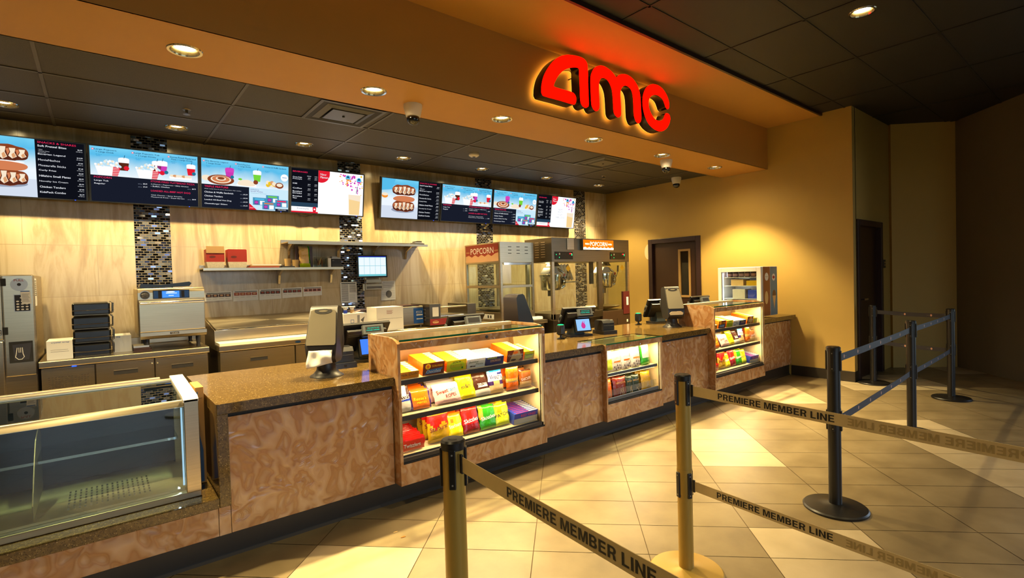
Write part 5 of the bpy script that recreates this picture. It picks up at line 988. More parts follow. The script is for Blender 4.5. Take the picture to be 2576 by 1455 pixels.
for k, (x, c) in enumerate(((2.23, 'card_blue'), (2.31, 'card_tan'))):
    t = thing('spice_bottle', ('white bottle with a blue collar on the white carton', 'white bottle with a tan collar on the white carton')[k], 'bottle', (x, 5.86, ZB+.2355), 0, 'bottles on the white carton')
    MB().lathe([(.022, 0), (.024, .03), (.02, .04)], (0, 0, 0), c, 14).obj('collar', t, world=False, smooth=50); MB().lathe([(.018, .04), (.022, .055), (.04, .078), (.036, .082)], (0, 0, 0), 'paper', 14).obj('body', t, world=False, smooth=50)
o = MB().tube([(2.29, 5.80, ZB+.241), (2.40, 5.84, ZB+.262)], .007, 'card_pink', 8).obj('marker_pen'); tag(o, 'pale red marker lying on the white carton', 'marker')
def a_(mb):
    mb.rect2(2.60, 1.09, 2.94, 1.0925, 'ink_grey', 5.6994); mb.rect2(2.60, ZB+.03, 2.602, 1.09, 'ink_grey', 5.6994)
    for k in range(4): mb.rect2(2.73, 1.155-.012*k, 2.81-.01*(k % 2), 1.159-.012*k, 'photo_red', 5.6994)
crate(2.57, 5.76, ZB, 2.92, 6.05, ZB+.285, 'paper', 'large white carton with small red print on the back counter', art=None); 
mb = MB(); mb.rect2(2.585, 1.05, 2.905, 1.0525, 'ink_grey', 5.7592)
for k in range(4): mb.rect2(2.70, 1.145-.012*k, 2.78-.01*(k % 2), 1.149-.012*k, 'photo_red', 5.7592)
tag(mb.obj('carton_label'), 'faint red print on the large white carton', 'label')
crate(2.44, 6.10, ZB, 2.62, 6.35, ZB+.25, 'purple_grey', 'grey carton standing behind the white cartons'); 
# dispenser with blue panel
t = thing('topping_dispenser', 'stainless dispenser with a blue instruction panel beside the hot dog roller', 'dispenser', (3.12, 6.0, ZB)); mb = MB(); mb.box(2.95, 5.85, ZB+.03, 3.252, 6.2, ZB+.27, 'steel'); mb.obj('body', t, bevel=.006)
mb = MB(); mb.rect2(3.11, ZB+.05, 3.25, ZB+.245, 'label_blue', 5.8485); mb.rect2(3.15, ZB+.18, 3.23, ZB+.205, 'paper', 5.848); mb.rect2(3.155, ZB+.185, 3.225, ZB+.2, 'label_blue', 5.8475); mb.rect2(3.15, ZB+.15, 3.24, ZB+.165, 'paper', 5.848); mb.rect2(3.15, ZB+.1, 3.24, ZB+.112, 'paper', 5.848); mb.obj('instruction_panel', t)
mb = MB(); mb.box(2.93, 5.86, ZB+.272, 3.2, 6.18, ZB+.285, 'photo_dark'); mb.obj('lid', t)
for x in (2.98, 3.235): mb = MB(); mb.lathe([(.012, 0), (.012, .03)], (x, 5.90, ZB), 'badge', 10); mb.obj('foot', t)
# hot dog roller
t = thing('hot_dog_roller', 'stainless roller grill with red side panels and hot dog pictures', 'roller grill', (3.6, 6.0, ZB)); mat('panel_red', (138, 38, 24), .4)
for k, (a, b) in enumerate(((3.26, 3.42), (3.84, 3.98))):
    mb = MB(); mb.box(a, 5.70, ZB+.02, b, 6.2, ZB+.29-.02*k, 'steel_dark')
    for z in range(4):
        for y in range(2):
            if k == 0: mb.box(a-.003, 5.80+y*.16, ZB+.08+z*.045, a, 5.90+y*.16, ZB+.09+z*.045, 'steel')
    mb.obj('side_housing', t, bevel=.004)
mb = MB(); mb.box(3.262, 5.695, ZB+.02, 3.84, 5.7, ZB+.10, 'panel_red'); mb.rect2(3.30, ZB+.13, 3.39, ZB+.25, 'paper', 5.6985); mb.rect2(3.62, ZB+.035, 3.78, ZB+.085, 'ink', 5.694); mb.obj('front_panel', t)
for x in (3.34, 3.80):
    mb = MB(); mb.disc2(x, ZB+.06, .045, 'card_tan', 5.6935, ry=.017); mb.disc2(x, ZB+.063, .04, 'photo_red', 5.693, ry=.007); mb.disc2(x, ZB+.052, .042, 'card_tan', 5.6925, ry=.008); mb.obj('picture', t)
mb = MB(); mb.box(3.42, 5.72, ZB+.03, 3.84, 6.18, ZB+.10, 'steel'); mb.obj('bed', t)
for k in range(6): mb = MB(); mb.tube([(3.42, 5.76+k*.07, ZB+.125), (3.84, 5.76+k*.07, ZB+.125)], .016, 'chrome', 12); mb.obj('roller', t, smooth=50)
mb = MB(); mb.tube([(3.42, 5.74, ZB+.24), (3.84, 5.74, ZB+.24)], .012, 'steel', 10); mb.box(3.42, 5.78, ZB+.25, 3.84, 6.15, ZB+.256, 'pane'); mb.obj('sneeze_guard', t, smooth=50)
# ------------------------------------------------------------------ popcorn warmer
t = thing('popcorn_warmer', 'glass and steel popcorn warmer with a red POPCORN header on the back counter', 'popcorn warmer', (4.5, 5.9, ZB))
a0, a1, b0, b1, zt = 4.225, 4.83, 5.45, 6.30, 2.0; P = .035
mb = MB()
for x in (a0, a1-P):
    for y in (b0, b1-P): mb.box(x, y, ZB+.12, x+P, y+P, 1.72, 'steel')
mb.obj('frame_posts', t, bevel=.002)
mb = MB(); mb.box(a0, b0, 1.72, a1, b1, zt, 'steel')
for k in range(3):
    for j in range(3): mb.box(a0+.14+k*.15, b0-.002, 1.84+j*.045, a0+.2+k*.15, b0, 1.848+j*.045, 'ink')
mb.obj('header', t, bevel=.004)
mb = MB(); mb.box(a0+.06, b0-.006, 1.685, a1-.05, b0, 1.715, 'chrome'); mb.obj('door_hinge', t)
mb = MB(); xx = a0-.003; mb.add([(xx, b1-.03, 1.74), (xx, b0+.03, 1.74), (xx, b0+.03, 1.985), (xx, b1-.03, 1.985)], [(0, 1, 2, 3)], 'photo_tan'); zz = [(b1-.03, 1.985), (b1-.03, 1.83)]+[(b1-.03-i*.079, 1.83+.016*((i % 2)*2-1)) for i in range(1, 10)]+[(b0+.03, 1.86), (b0+.03, 1.985)]
mb.add([(xx-.001, a, b) for a, b in zz], [tuple(range(len(zz)))], 'panel_red'); Mx = Matrix.Translation((xx-.002, b1-.16, 1.855)) @ Matrix.Rotation(-math.pi/2, 4, 'Z'); mb.text2('POPCORN', 0, 0, 'paper', 0, w=.55, h=.085, M=Mx); mb.text2('FRESH', -.11, .02, 'card_tan', 0, w=.08, h=.02, M=Mx, bold=False); mb.text2('POPPED', .57, .02, 'card_tan', 0, w=.09, h=.02, M=Mx, bold=False); mb.obj('header_sign', t)
mb = MB(); mb.box(a0, b0, ZB+.005, a1, b1, ZB+.13, 'steel'); mb.rect2(0, 0, 0, 0, 'ink', 0) if False else None; xx = a0-.002
mb.add([(xx, 5.95, ZB+.03), (xx, 5.62, ZB+.03), (xx, 5.62, ZB+.10), (xx, 5.95, ZB+.10)], [(0, 1, 2, 3)], 'paper')
for y in (5.68, 5.74): mb.add([(xx-.001, y+.03, ZB+.045), (xx-.001, y, ZB+.045), (xx-.001, y, ZB+.085), (xx-.001, y+.03, ZB+.085)], [(0, 1, 2, 3)], 'ink')
mb.obj('base', t, bevel=.004)
mb = MB()
for z in (1.37,): mb.box(a0, b0+P, z, a0+.02, b1-P, z+.035, 'steel'); mb.box(a0+P, b0, z, a1-P, b0+.02, z+.035, 'steel'); mb.box(a0+P, b1-.02, z, a1-P, b1, z+.035, 'steel'); mb.box(a1-.02, b0+P, z, a1, b1-P, z+.035, 'steel')
mb.obj('middle_rail', t, bevel=.002)
for x in (a0+.01, a1-.014):
    mb = MB(); mb.box(x, b0+P, ZB+.13, x+.004, b1-P, 1.72, 'pane'); mb.obj('side_glass', t)
for y in (b0+.008, b1-.014): mb = MB(); mb.box(a0+P, y, ZB+.13, a1-P, y+.004, 1.72, 'pane'); mb.obj('door_glass', t)
mb = MB(); mb.box(a0+P, b0+.04, ZB+.16, a1-P, b1-.04, ZB+.17, 'steel'); mb.obj('floor_tray', t)
# ------------------------------------------------------------------ big popper
t = thing('popcorn_popper', 'large two-kettle popcorn popper with a lit orange POPCORN sign', 'popcorn machine', (5.8, 5.6, 0))
a0, a1, b0, b1, zt, zh, zd = 4.95, 6.66, 5.20, 5.78, 2.06, 1.715, .98; P = .045
mb = MB(); mb.box(a0, b0, zh, a1, b1, zt, 'steel_dark')
for k in range(3):
    for j in range(7): mb.box(a0-.004, b0+.14+k*.13, zh+.07+j*.035, a0, b0+.22+k*.13, zh+.08+j*.035, 'steel')
mb.obj('hood', t, bevel=.01)
mb = MB(); mb.box(a0+.30, b0-.012, zt-.17, a0+.44, b0, zt-.01, 'steel'); mb.obj('access_plate', t, bevel=.003)
emi('sign_orange', (255, 110, 10), 1.6); emi('sign_cream', (255, 240, 205), 2.6)
mb = MB(); u0, u1, v0, v1 = a0+.60, a0+1.28, zt-.165, zt-.02; mb.box(u0-.01, b0-.045, v0-.01, u1+.01, b0, v1+.01, 'steel_dark'); mb.rect2(u0, v0, u1, v1, 'sign_orange', b0-.0455)
mb.poly2([(u0, v0), (u1, v0), (u1, v0+.03)]+[(u1-(u1-u0)*i/16, v0+.03+.008*((i % 2)*2-1)) for i in range(1, 16)]+[(u0, v0+.03)], 'sign_cream', b0-.046)
mb.text2('POPCORN', u0+.15, v0+.052, 'sign_cream', b0-.0465, w=.38, h=.065); mb.text2('FRESH', u0+.04, v0+.07, 'sign_cream', b0-.0465, w=.09, h=.025); mb.text2('POPPED', u0+.55, v0+.07, 'sign_cream', b0-.0465, w=.09, h=.025); mb.obj('lit_sign', t)
emi('led_red', (255, 30, 40), 2.5)
for x in (a0+.055, a0+1.245):
    mb = MB(); mb.box(x, b0-.008, zh+.035, x+.36, b0, zh+.145, 'black_plastic')
    for u, v, m in ((.02, .06, 'led_green'), (.08, .02, 'led_green'), (.29, .075, 'led_red')): mb.rect2(x+u, zh+.035+v, x+u+(.04 if m == 'led_red' else .01), zh+.035+v+.015, m, b0-.0085)
    mb.rect2(x+.08, zh+.10, x+.10, zh+.125, 'paper', b0-.0085); mb.rect2(x+.33, zh+.09, x+.345, zh+.12, 'led_green', b0-.0085)
    for u in (.16, .2): mb.disc2(x+u, zh+.11, .009, 'charcoal', b0-.0088)
    mb.obj('control_panel', t, bevel=.002)
for x in (a0, a1-P):
    for y in (b0, b1-P): mb = MB(); mb.box(x, y, zd-.08, x+P, y+P, zh, 'steel'); mb.obj('corner_post', t, bevel=.002)
mb = MB(); mb.box(5.93, b0+.01, zd-.06, 6.02, b0+.05, zh, 'steel_dark'); mb.box(5.76, b0+.02, 1.38, 5.83, b0+.05, zh, 'black_matte'); mb.obj('centre_post', t)
mb = MB(); mb.box(a0, b0, zd-.10, 6.0, b1, zd, 'steel_dark'); mb.box(6.0, b0, .12, a1, b1, zd-.03, 'popper_brown' if mat('popper_brown', (58, 40, 26), .4) else ''); mb.box(a0+.05, b0+.05, .12, 6.0, b1-.05, zd-.10, 'steel_dark'); mb.obj('lower_cabinet', t, bevel=.006)
mb = MB(); mb.box(6.33, b0-.003, .30, 6.34, b0, .82, 'steel_dark'); mb.box(6.55, b0-.004, .55, 6.63, b0, .66, 'paper'); mb.box(6.57, b0-.004, .75, 6.6, b0, .79, 'paper'); mb.obj('cabinet_labels', t)
mb = MB(); mb.box(a1-.17, b0-.01, zd-.1, a1-.02, b0+.03, 1.24, 'maroon_print'); mb.box(a1-.10, b0-.013, 1.02, a1-.05, b0-.01, 1.15, 'paper'); mb.obj('fire_panel', t, bevel=.003)
mb = MB(); mb.lathe([(.04, .0), (.26, .05), (.28, .07), (.275, .07), (.25, .055), (.03, .01)], (6.33, b0+.29, zd-.03), 'steel', 28); mb.obj('catch_bowl', t, smooth=50)
for k, (x, y) in enumerate(((5.20, 5.50), (6.32, 5.47))):
    mb = MB(); mb.lathe([(.10, .0), (.145, .01), (.155, .04), (.16, .20), (.175, .205), (.175, .235), (.16, .24)], (x, y, 1.30), 'chrome', 28); kt = mb.obj('kettle', t, smooth=40)
    mb = MB(); mb.lathe([(.05, -.08), (.05, 0)], (x, y, 1.30), 'steel_dark', 16); mb.obj('kettle_motor', kt, smooth=40)
    mb = MB(); mb.prism([(x-.13, 1.55), (x+.10, 1.55), (x+.04, 1.64), (x-.05, 1.64)], 'y', y-.09, y+.09, 'white_plastic'); mb.obj('kettle_lid', kt, bevel=.004)
    mb = MB(); mb.tube([(x+.16, y-.05, 1.33), (x+.22, y-.06, 1.36), (x+.24, y-.06, 1.48), (x+.20, y-.06, 1.56), (x+.12, y-.03, 1.62)], .018, 'chrome', 10); mb.tube([(x+.26, y-.1, 1.56), (x+.27, y-.1, 1.66)], .015, 'black_plastic', 10); mb.tube([(x+.24, y-.08, 1.48), (x+.265, y-.1, 1.57)], .008, 'chrome', 8); mb.lathe([(.07, -.03), (.08, 0), (.07, .03)], (0, 0, 0), 'chrome', 18, Matrix.Translation((x+.19, y-.03, 1.43)) @ Matrix.Rotation(math.pi/2, 4, 'Y')); mb.disc2(x+.17, 1.53, .022, 'panel_red', y-.12); mb.obj('tilt_arm', kt, smooth=40)
    mb = MB(); mb.prism([(x-.04, 1.66), (x+.16, 1.66), (x+.10, zh), (x, zh)], 'y', y-.05, y+.05, 'smoke_plastic'); mb.obj('hanger', t)
mb = MB()
for k in range(5): mb.prism([(0, 0), (.05, 0), (.05, .012), (0, .012)], 'z', 0, .26, 'steel', Matrix.Translation((5.42+k*.068, 5.55, 1.44)) @ Matrix.Rotation(math.radians(-25), 4, 'Y'))
mb.box(5.40, 5.50, 1.41, 5.80, 5.64, 1.425, 'steel'); mb.obj('popcorn_baffle', t)
for x in (5.28, 6.50): mb = MB(); mb.poly2([(x-.05, 1.62), (x, 1.57), (x+.05, 1.62), (x, 1.67)], 'card_gold', b0+.012); mb.obj('warning_diamond', t)
mb = MB(); mb.box(a0+P, b0+.014, zd, 5.93, b0+.018, zh, 'pane'); mb.obj('front_glass', t); mb = MB(); mb.box(6.02, b0+.014, zd-.03, a1-P, b0+.018, zh, 'pane'); mb.obj('front_glass', t)
for x in (a0+.012, a1-.016): mb = MB(); mb.box(x, b0+P, zd, x+.004, b1-P, zh, 'pane'); mb.obj('side_glass', t)
mb = MB(); mb.box(5.16, 5.5, zh-.012, 5.30, 5.56, zh-.002, 'led_warm'); mb.box(6.30, 5.45, zh-.012, 6.42, 5.5, zh-.002, 'led_warm'); l = mb.obj('heat_lamp', t); area('heat_glow', (-.55, -.05, zh-.02), .2, .1, 9, l, WARM); area('heat_glow', (.5, -.05, zh-.02), .2, .1, 9, l, WARM)
mb = MB(); mb.box(a0+.1, b0+.1, 0, a1-.1, b1-.05, .119, 'black_matte'); mb.obj('plinth', t)
crate(4.84, 5.33, ZB, 4.92, 5.5, ZB+.05, 'paper', 'small folded white towel left of the popcorn popper', 'towel', name='folded_towel') if False else None
o = MB().box(4.60, 5.315, ZB, 4.86, 5.42, ZB+.045, 'paper').obj('folded_towel', bevel=.012, seg=3); tag(o, 'folded white towel on the back counter in front of the popcorn warmer', 'towel')
# ================================================================== MENU SCREENS
EW = 1.0
def E_(n, c, s_=EW): emi('scr_'+n, c, s_)
for n, c in dict(white=(255, 255, 255), ice=(205, 236, 252), sky=(88, 190, 236), deep=(40, 140, 205), navy=(24, 28, 42), black=(14, 16, 24), pink=(240, 40, 90), text=(235, 238, 245), ink=(10, 50, 90), brown=(140, 66, 34), tan=(222, 160, 110), cream=(250, 232, 205), choc=(92, 40, 24), salmon=(214, 128, 84), red=(228, 30, 50), violet=(206, 60, 180), lime=(120, 215, 60), teal=(30, 120, 150), gold=(240, 200, 30), orange=(245, 150, 50), magenta=(215, 70, 190), grey=(150, 160, 180), mauve=(110, 80, 150), steelblue=(70, 150, 190)).items(): E_(n, c)
E_('white2', (255, 255, 255), 1.25)
s = NT('scr_gradient'); s.t.nodes.remove(s.b); e = s.n('Emission'); tc = s.n('TexCoord'); sx = s.n('SeparateXYZ'); s.l(tc.outputs['Object'], sx.inputs[0]); nz = s.n('TexNoise', i_Scale=5.0); s.l(tc.outputs['Object'], nz.inputs['Vector'])
m_ = s.n('MapRange'); m_.inputs['From Min'].default_value = -.02; m_.inputs['From Max'].default_value = .27; s.l(sx.outputs['Z'], m_.inputs[0]); a = s.n('Math', operation='MULTIPLY_ADD'); a.inputs[1].default_value = .5; s.l(nz.outputs['Fac'], a.inputs[0]); s.l(m_.outputs[0], a.inputs[2]); a2 = s.n('Math', operation='SUBTRACT'); a2.inputs[1].default_value = .25; s.l(a.outputs[0], a2.inputs[0])
s.l(s.ramp(a2.outputs[0], [(0, (240, 248, 255)), (.35, (190, 226, 244)), (.7, (90, 190, 236)), (1, (120, 210, 245))]), e.inputs[0]); s.l(e.outputs[0], s.t.nodes['Material Output'].inputs[0])
HW, HH = .445, .262
def Y(k): return -.0012-.0006*k
def tx(mb, b, u, v, h, m='scr_text', w=None, al='l', bold=True, k=4): mb.text2(b, u, v, m, Y(k), h=h, w=w, al=al, bold=bold)
def item(mb, b, v, u=-.2, ur=.43, h=.017, p='$7.99', k=4, w=None):
    tx(mb, b, u, v, h, w=w); tx(mb, p, ur, v+.002, .013, al='r', k=k)
def prices(mb, u, v, p): tx(mb, p, u, v, .013, al='r'); tx(mb, '600 Cal', u-.045, v, .007, al='r', bold=False, m='scr_grey')
def cup(mb, u, v, h, m, m2='scr_white'):
    w = h*.3; mb.poly2([(u-w*.7, v), (u+w*.7, v), (u+w, v+h*.7), (u-w, v+h*.7)], m, Y(3)); mb.poly2([(u-w*.95, v+h*.5), (u+w*.95, v+h*.5), (u+w, v+h*.7), (u-w, v+h*.7)], m2, Y(4)); mb.disc2(u, v+h*.74, w, m2, Y(4.5), ry=h*.1); mb.poly2([(u, v+h*.8), (u+.004, v+h*.8), (u+.012, v+h), (u+.008, v+h)], 'scr_ink', Y(5))
def bucket(mb, u, v, h):
    w = h*.62; mb.poly2([(u-w*.75, v), (u+w*.75, v), (u+w, v+h*.55), (u-w, v+h*.55)], 'scr_white', Y(3)); mb.poly2([(u+w*.3, v), (u+w*.75, v), (u+w, v+h*.55), (u+w*.4, v+h*.55)], 'scr_red', Y(3.5)); r = random.Random(3)
    for i in range(5): mb.poly2([(u+w*.33, v+h*(.05+.1*i)), (u+w*.85, v+h*(.07+.1*i)), (u+w*.87, v+h*(.1+.1*i)), (u+w*.35, v+h*(.08+.1*i))], 'scr_white', Y(4))
    for i in range(34): a = r.uniform(-1, 1); mb.disc2(u+a*w*.98, v+h*.56+r.random()*h*.36*(1-a*a)**.5, h*.07, ('scr_white', 'scr_cream', 'scr_ice')[i % 3], Y(4+.02*i), n=7)
def waffle(mb, u, v, w, h):
    n = 40; out = [(u+w*math.copysign(abs(math.cos(a))**.75, math.cos(a)), v+h*math.copysign(abs(math.sin(a))**.8, math.sin(a))*(1+.07*math.sin(9*math.cos(a)))) for a in [2*math.pi*i/n for i in range(n)]]
    mb.poly2(out, 'scr_brown', Y(3)); mb.poly2([(u+(a-u)*.97, v-h*.35+(b-v)*.6) for a, b in out], 'scr_choc', Y(3.2))
    for i in range(5):
        x = u-w*.82+i*w*.36; e = 1-.16*abs(i-2)
        mb.poly2([(x+w*.02, v+h*.7*e), (x+w*.26, v+h*.72*e), (x+w*.22, v+h*.05), (x+w*.30, v-h*.5*e), (x+w*.12, v-h*.82*e), (x-w*.02, v-h*.45*e), (x+w*.06, v+h*.1)], 'scr_cream', Y(4+.05*i))
        mb.poly2([(x+w*.14, v-h*.75*e), (x+w*.27, v-h*.45*e), (x+w*.19, v+h*.05), (x+w*.10, v-h*.2)], 'scr_tan', Y(4.4+.05*i)); mb.poly2([(x-w*.1, v+h*.55*e), (x+w*.0, v+h*.66*e), (x+w*.03, v+h*.1), (x-w*.05, v-h*.3)], 'scr_salmon', Y(4.7+.02*i))
def scrA(mb):
    mb.rect2(-HW, -HH, .10, HH, 'scr_gradient', Y(1)); mb.rect2(-HW, -HH, .10, -.10, 'scr_grad2' if emi('scr_grad2', (214, 224, 240), 1.0) else '', Y(1.5)); mb.poly2([(-HW, .10), (-HW, HH), (-.25, HH), (-.30, .12)], 'scr_sky', Y(1.2)); mb.disc2(-.40, .03, .045, 'scr_orange', Y(2), ry=.03); mb.disc2(-.40, .05, .045, 'scr_cream', Y(2.2), ry=.02)
    mb.disc2(-.13, -.15, .17, 'scr_grey', Y(2), ry=.035, n=24); waffle(mb, -.12, .12, .175, .072)
    mb.poly2(smooth_loop([(-.28, .0), (-.22, .035), (-.10, .045), (.02, .03), (.045, .0), (.0, -.03), (-.12, -.035), (-.24, -.025)], 3), 'scr_salmon', Y(3.5)); mb.poly2(smooth_loop([(-.26, .035), (-.16, .055), (0, .05), (.02, .035), (-.1, .04)], 2), 'scr_white', Y(3.2)); waffle(mb, -.12, -.095, .165, .074)
    mb.rect2(.10, -HH, HW, HH, 'scr_black', Y(1)); tx(mb, 'SNACKS & SHARES', .118, .232, .017, 'scr_pink', w=.27)
    L = [('Soft Pretzel Bites', .20, .20), ('Bavarian Legend', .125, .19), ('MovieNachos', .075, .15), ('Mozzarella Sticks', .025, .19), ('Curly Fries', -.02, .12), ('Hillshire Small Plates', -.07, .22), ('Novelty Ice Cream', -.12, .20), ('Chicken Tenders', -.17, .18), ('KidsPack Combo', -.218, .18)]
    for i, (b, v, w) in enumerate(L): tx(mb, b, .118, v, .0175, w=w); tx(mb, ('$6.99', '$14.99', '$7.99', '$7.49', '$6.29', '$8.99', '$3.79', '$7.99', '$6.79')[i], .432, v-.004, .013, al='r'); tx(mb, '600-1080 Cal', .432, v-.017, .006, al='r', bold=False)
    for k, b in enumerate(('Salted', 'Parmesan Cheese', 'Cinnamon Sugar')): tx(mb, '• '+b, .12, .172-.013*k, .007, bold=False)
def head(mb, b1, b2, u, v, w1, w2): mb.disc2(u-.012, v+.008, .009, 'scr_pink', Y(4)); mb.disc2(u-.012, v+.008, .005, 'scr_white', Y(4.4)); tx(mb, b1, u, v, .0165, 'scr_ink', w=w1); tx(mb, b2, u+.01, v-.024, .0165, 'scr_ink', w=w2); tx(mb, '880-1980 Cal', u+.01, v-.042, .006, 'scr_teal', bold=False); tx(mb, '$14.49', u+.015, v-.058, .009, 'scr_deep')
def scrB(mb):
    mb.rect2(-HW, -.012, HW, HH, 'scr_gradient', Y(1)); mb.rect2(-HW, -HH, HW, -.012, 'scr_navy', Y(1)); head(mb, 'Large Popcorn', '+ Large Drink', -.41, .225, .17, .14); head(mb, 'Large Popcorn Tub', '+ 2 Large Drinks', -.10, .225, .21, .17); head(mb, 'Stone-Fired Flatbread', 'Pizza + Large Drink', .20, .225, .23, .19)
    bucket(mb, -.31, -.01, .16); cup(mb, -.185, .05, .15, 'scr_choc'); mb.disc2(-.165, .075, .022, 'scr_red', Y(6)); bucket(mb, .01, -.01, .16); cup(mb, .085, .06, .14, 'scr_choc'); cup(mb, .13, .05, .16, 'scr_violet'); mb.disc2(.13, .06, .022, 'scr_red', Y(6)); mb.disc2(.165, .07, .018, 'scr_teal', Y(6.2)); cup(mb, .385, .06, .14, 'scr_red'); mb.disc2(.41, .08, .018, 'scr_teal', Y(6))
    mb.rect2(.19, .01, .39, .035, 'scr_white', Y(2.5)); 
    for k in range(7): mb.disc2(.215+.026*k, .042, .02, ('scr_cream', 'scr_tan', 'scr_cream')[k % 3], Y(3+.1*k), ry=.013)
    tx(mb, 'POPCORN', -.42, -.04, .018, 'scr_pink', w=.135); tx(mb, 'Large Tub', -.42, -.072, .016, w=.11); tx(mb, 'Regular', -.42, -.102, .016, w=.085)
    prices(mb, .0, -.072, '$8.49'); prices(mb, .0, -.102, '$7.69'); tx(mb, 'STONE-FIRED FLATBREAD PIZZA', .03, -.04, .017, 'scr_pink', w=.385); tx(mb, '4-Cheese • Pepperoni • BBQ Chicken', .03, -.068, .0125, w=.33, bold=False); tx(mb, '• Buffalo Chicken', .03, -.088, .0125, w=.16, bold=False); prices(mb, .425, -.088, '$8.79')
    tx(mb, 'LOADED ALL-BEEF HOT DOG', .03, -.135, .017, 'scr_pink', w=.345); tx(mb, 'Chili Cheese • Spicy Sriracha', .03, -.178, .0125, w=.27, bold=False); tx(mb, 'Mustard & Kraut • Royal Garden', .03, -.198, .0125, w=.29, bold=False); prices(mb, .425, -.198, '$6.99')
def scrC(mb):
    mb.rect2(-HW, -.012, HW, HH, 'scr_gradient', Y(1)); mb.rect2(-HW, -HH, .02, -.012, 'scr_navy', Y(1)); head(mb, 'The Bavarian Legend', '+ Large Drink', -.41, .225, .22, .14); head(mb, 'MovieNachos', '+ Large Drink', -.10, .225, .13, .13); head(mb, 'Chicken & Waffle Sandwich', '', .18, .225, .24, .1)
    mb.disc2(-.40, .055, .045, 'scr_cream', Y(2.5), ry=.03)
    for k, (r, m) in enumerate(((.13, 'scr_brown'), (.10, 'scr_cream'), (.085, 'scr_salmon'), (.05, 'scr_cream'), (.035, 'scr_brown'))): mb.disc2(-.26, .045+.004*k, r, m, Y(3+.3*k), ry=r*.42, n=24)
    cup(mb, -.175, .06, .15, 'scr_violet', 'scr_magenta'); mb.disc2(-.15, .085, .018, 'scr_teal', Y(6)); mb.poly2([(-.11, .0), (.10, -.01), (.09, .05), (-.08, .065)], 'scr_white', Y(2)); mb.poly2(smooth_loop([(-.09, .01), (-.08, .05), (0, .07), (.06, .05), (.08, .01), (0, .0)], 3), 'scr_cream', Y(3)); mb.disc2(-.07, .07, .02, 'scr_lime', Y(4), ry=.012); mb.disc2(.09, .05, .025, 'scr_brown', Y(4)); cup(mb, .105, .06, .15, 'scr_lime')
    for k in range(9): mb.disc2(.22+.022*(k % 5), .03+.02*(k//5)+.01*(k % 2), .022, ('scr_gold', 'scr_tan', 'scr_cream')[k % 3], Y(3+.1*k))
    mb.disc2(.345, .035, .045, 'scr_brown', Y(5), ry=.035); mb.disc2(.345, .04, .032, 'scr_cream', Y(5.3), ry=.02); mb.disc2(.40, .13, .042, 'scr_white', Y(5)); mb.rect2(.375, .128, .425, .134, 'scr_deep', Y(5.5))
    tx(mb, 'TRIPLE FEATURE', -.42, -.045, .019, 'scr_pink', w=.23); tx(mb, 'With curly fries & warm chocolate chip cookie', -.42, -.068, .009, w=.36, bold=False)
    for k, (b, w) in enumerate((('Chicken & Waffle Sandwich', .28), ('Chicken Tenders', .175), ('Loaded All-Beef Hot Dog', .26), ('Cheeseburger Sliders', .22))): tx(mb, b, -.42, -.105-.042*k, .017, w=w); prices(mb, .005, -.105-.042*k, '$12.99')
    mb.rect2(.022, -HH, HW, -.012, 'scr_ice', Y(1.2)); tx(mb, 'Hillshire', .035, -.04, .015, 'scr_mauve', w=.09, bold=False); tx(mb, 'Small Plates', .035, -.06, .015, 'scr_mauve', w=.13, bold=False); tx(mb, 'Curated premium meat & cheese', .035, -.078, .008, 'scr_teal', w=.17, bold=False)
    for k, (u, v, m) in enumerate(((.20, -.17, 'scr_lime'), (.06, -.205, 'scr_sky'), (.30, -.215, 'scr_pink'), (.16, -.25, 'scr_salmon'))): mb.rect2(u, v, u+.14, v+.085, 'scr_steelblue', Y(3+.5*k)); mb.rect2(u+.02, v+.06, u+.12, v+.075, m, Y(3.1+.5*k)); mb.rect2(u+.015, v+.005, u+.06, v+.05, 'scr_mauve', Y(3.1+.5*k)); mb.disc2(u+.037, v+.03, .018, 'scr_violet', Y(3.2+.5*k), ry=.012); mb.rect2(u+.075, v+.005, u+.125, v+.05, 'scr_white', Y(3.1+.5*k))
    mb.poly2([(.022, -HH), (.10, -HH), (.022, -.19)], 'scr_red', Y(6)); tx(mb, 'New!', .028, -.245, .013, k=7); mb.rect2(.30, -HH, HW, -.235, 'scr_navy', Y(6)); tx(mb, 'HILLSHIRE', .33, -.252, .010, k=7, w=.09)
def scrD2(mb):
    scrD(mb)
    for k, b in enumerate(('NEW', 'FRUITY,', 'FUZZY,', 'FABULOUS')): tx(mb, b, .09, .03-.045*k, .03, 'scr_grey', al='c', bold=False)
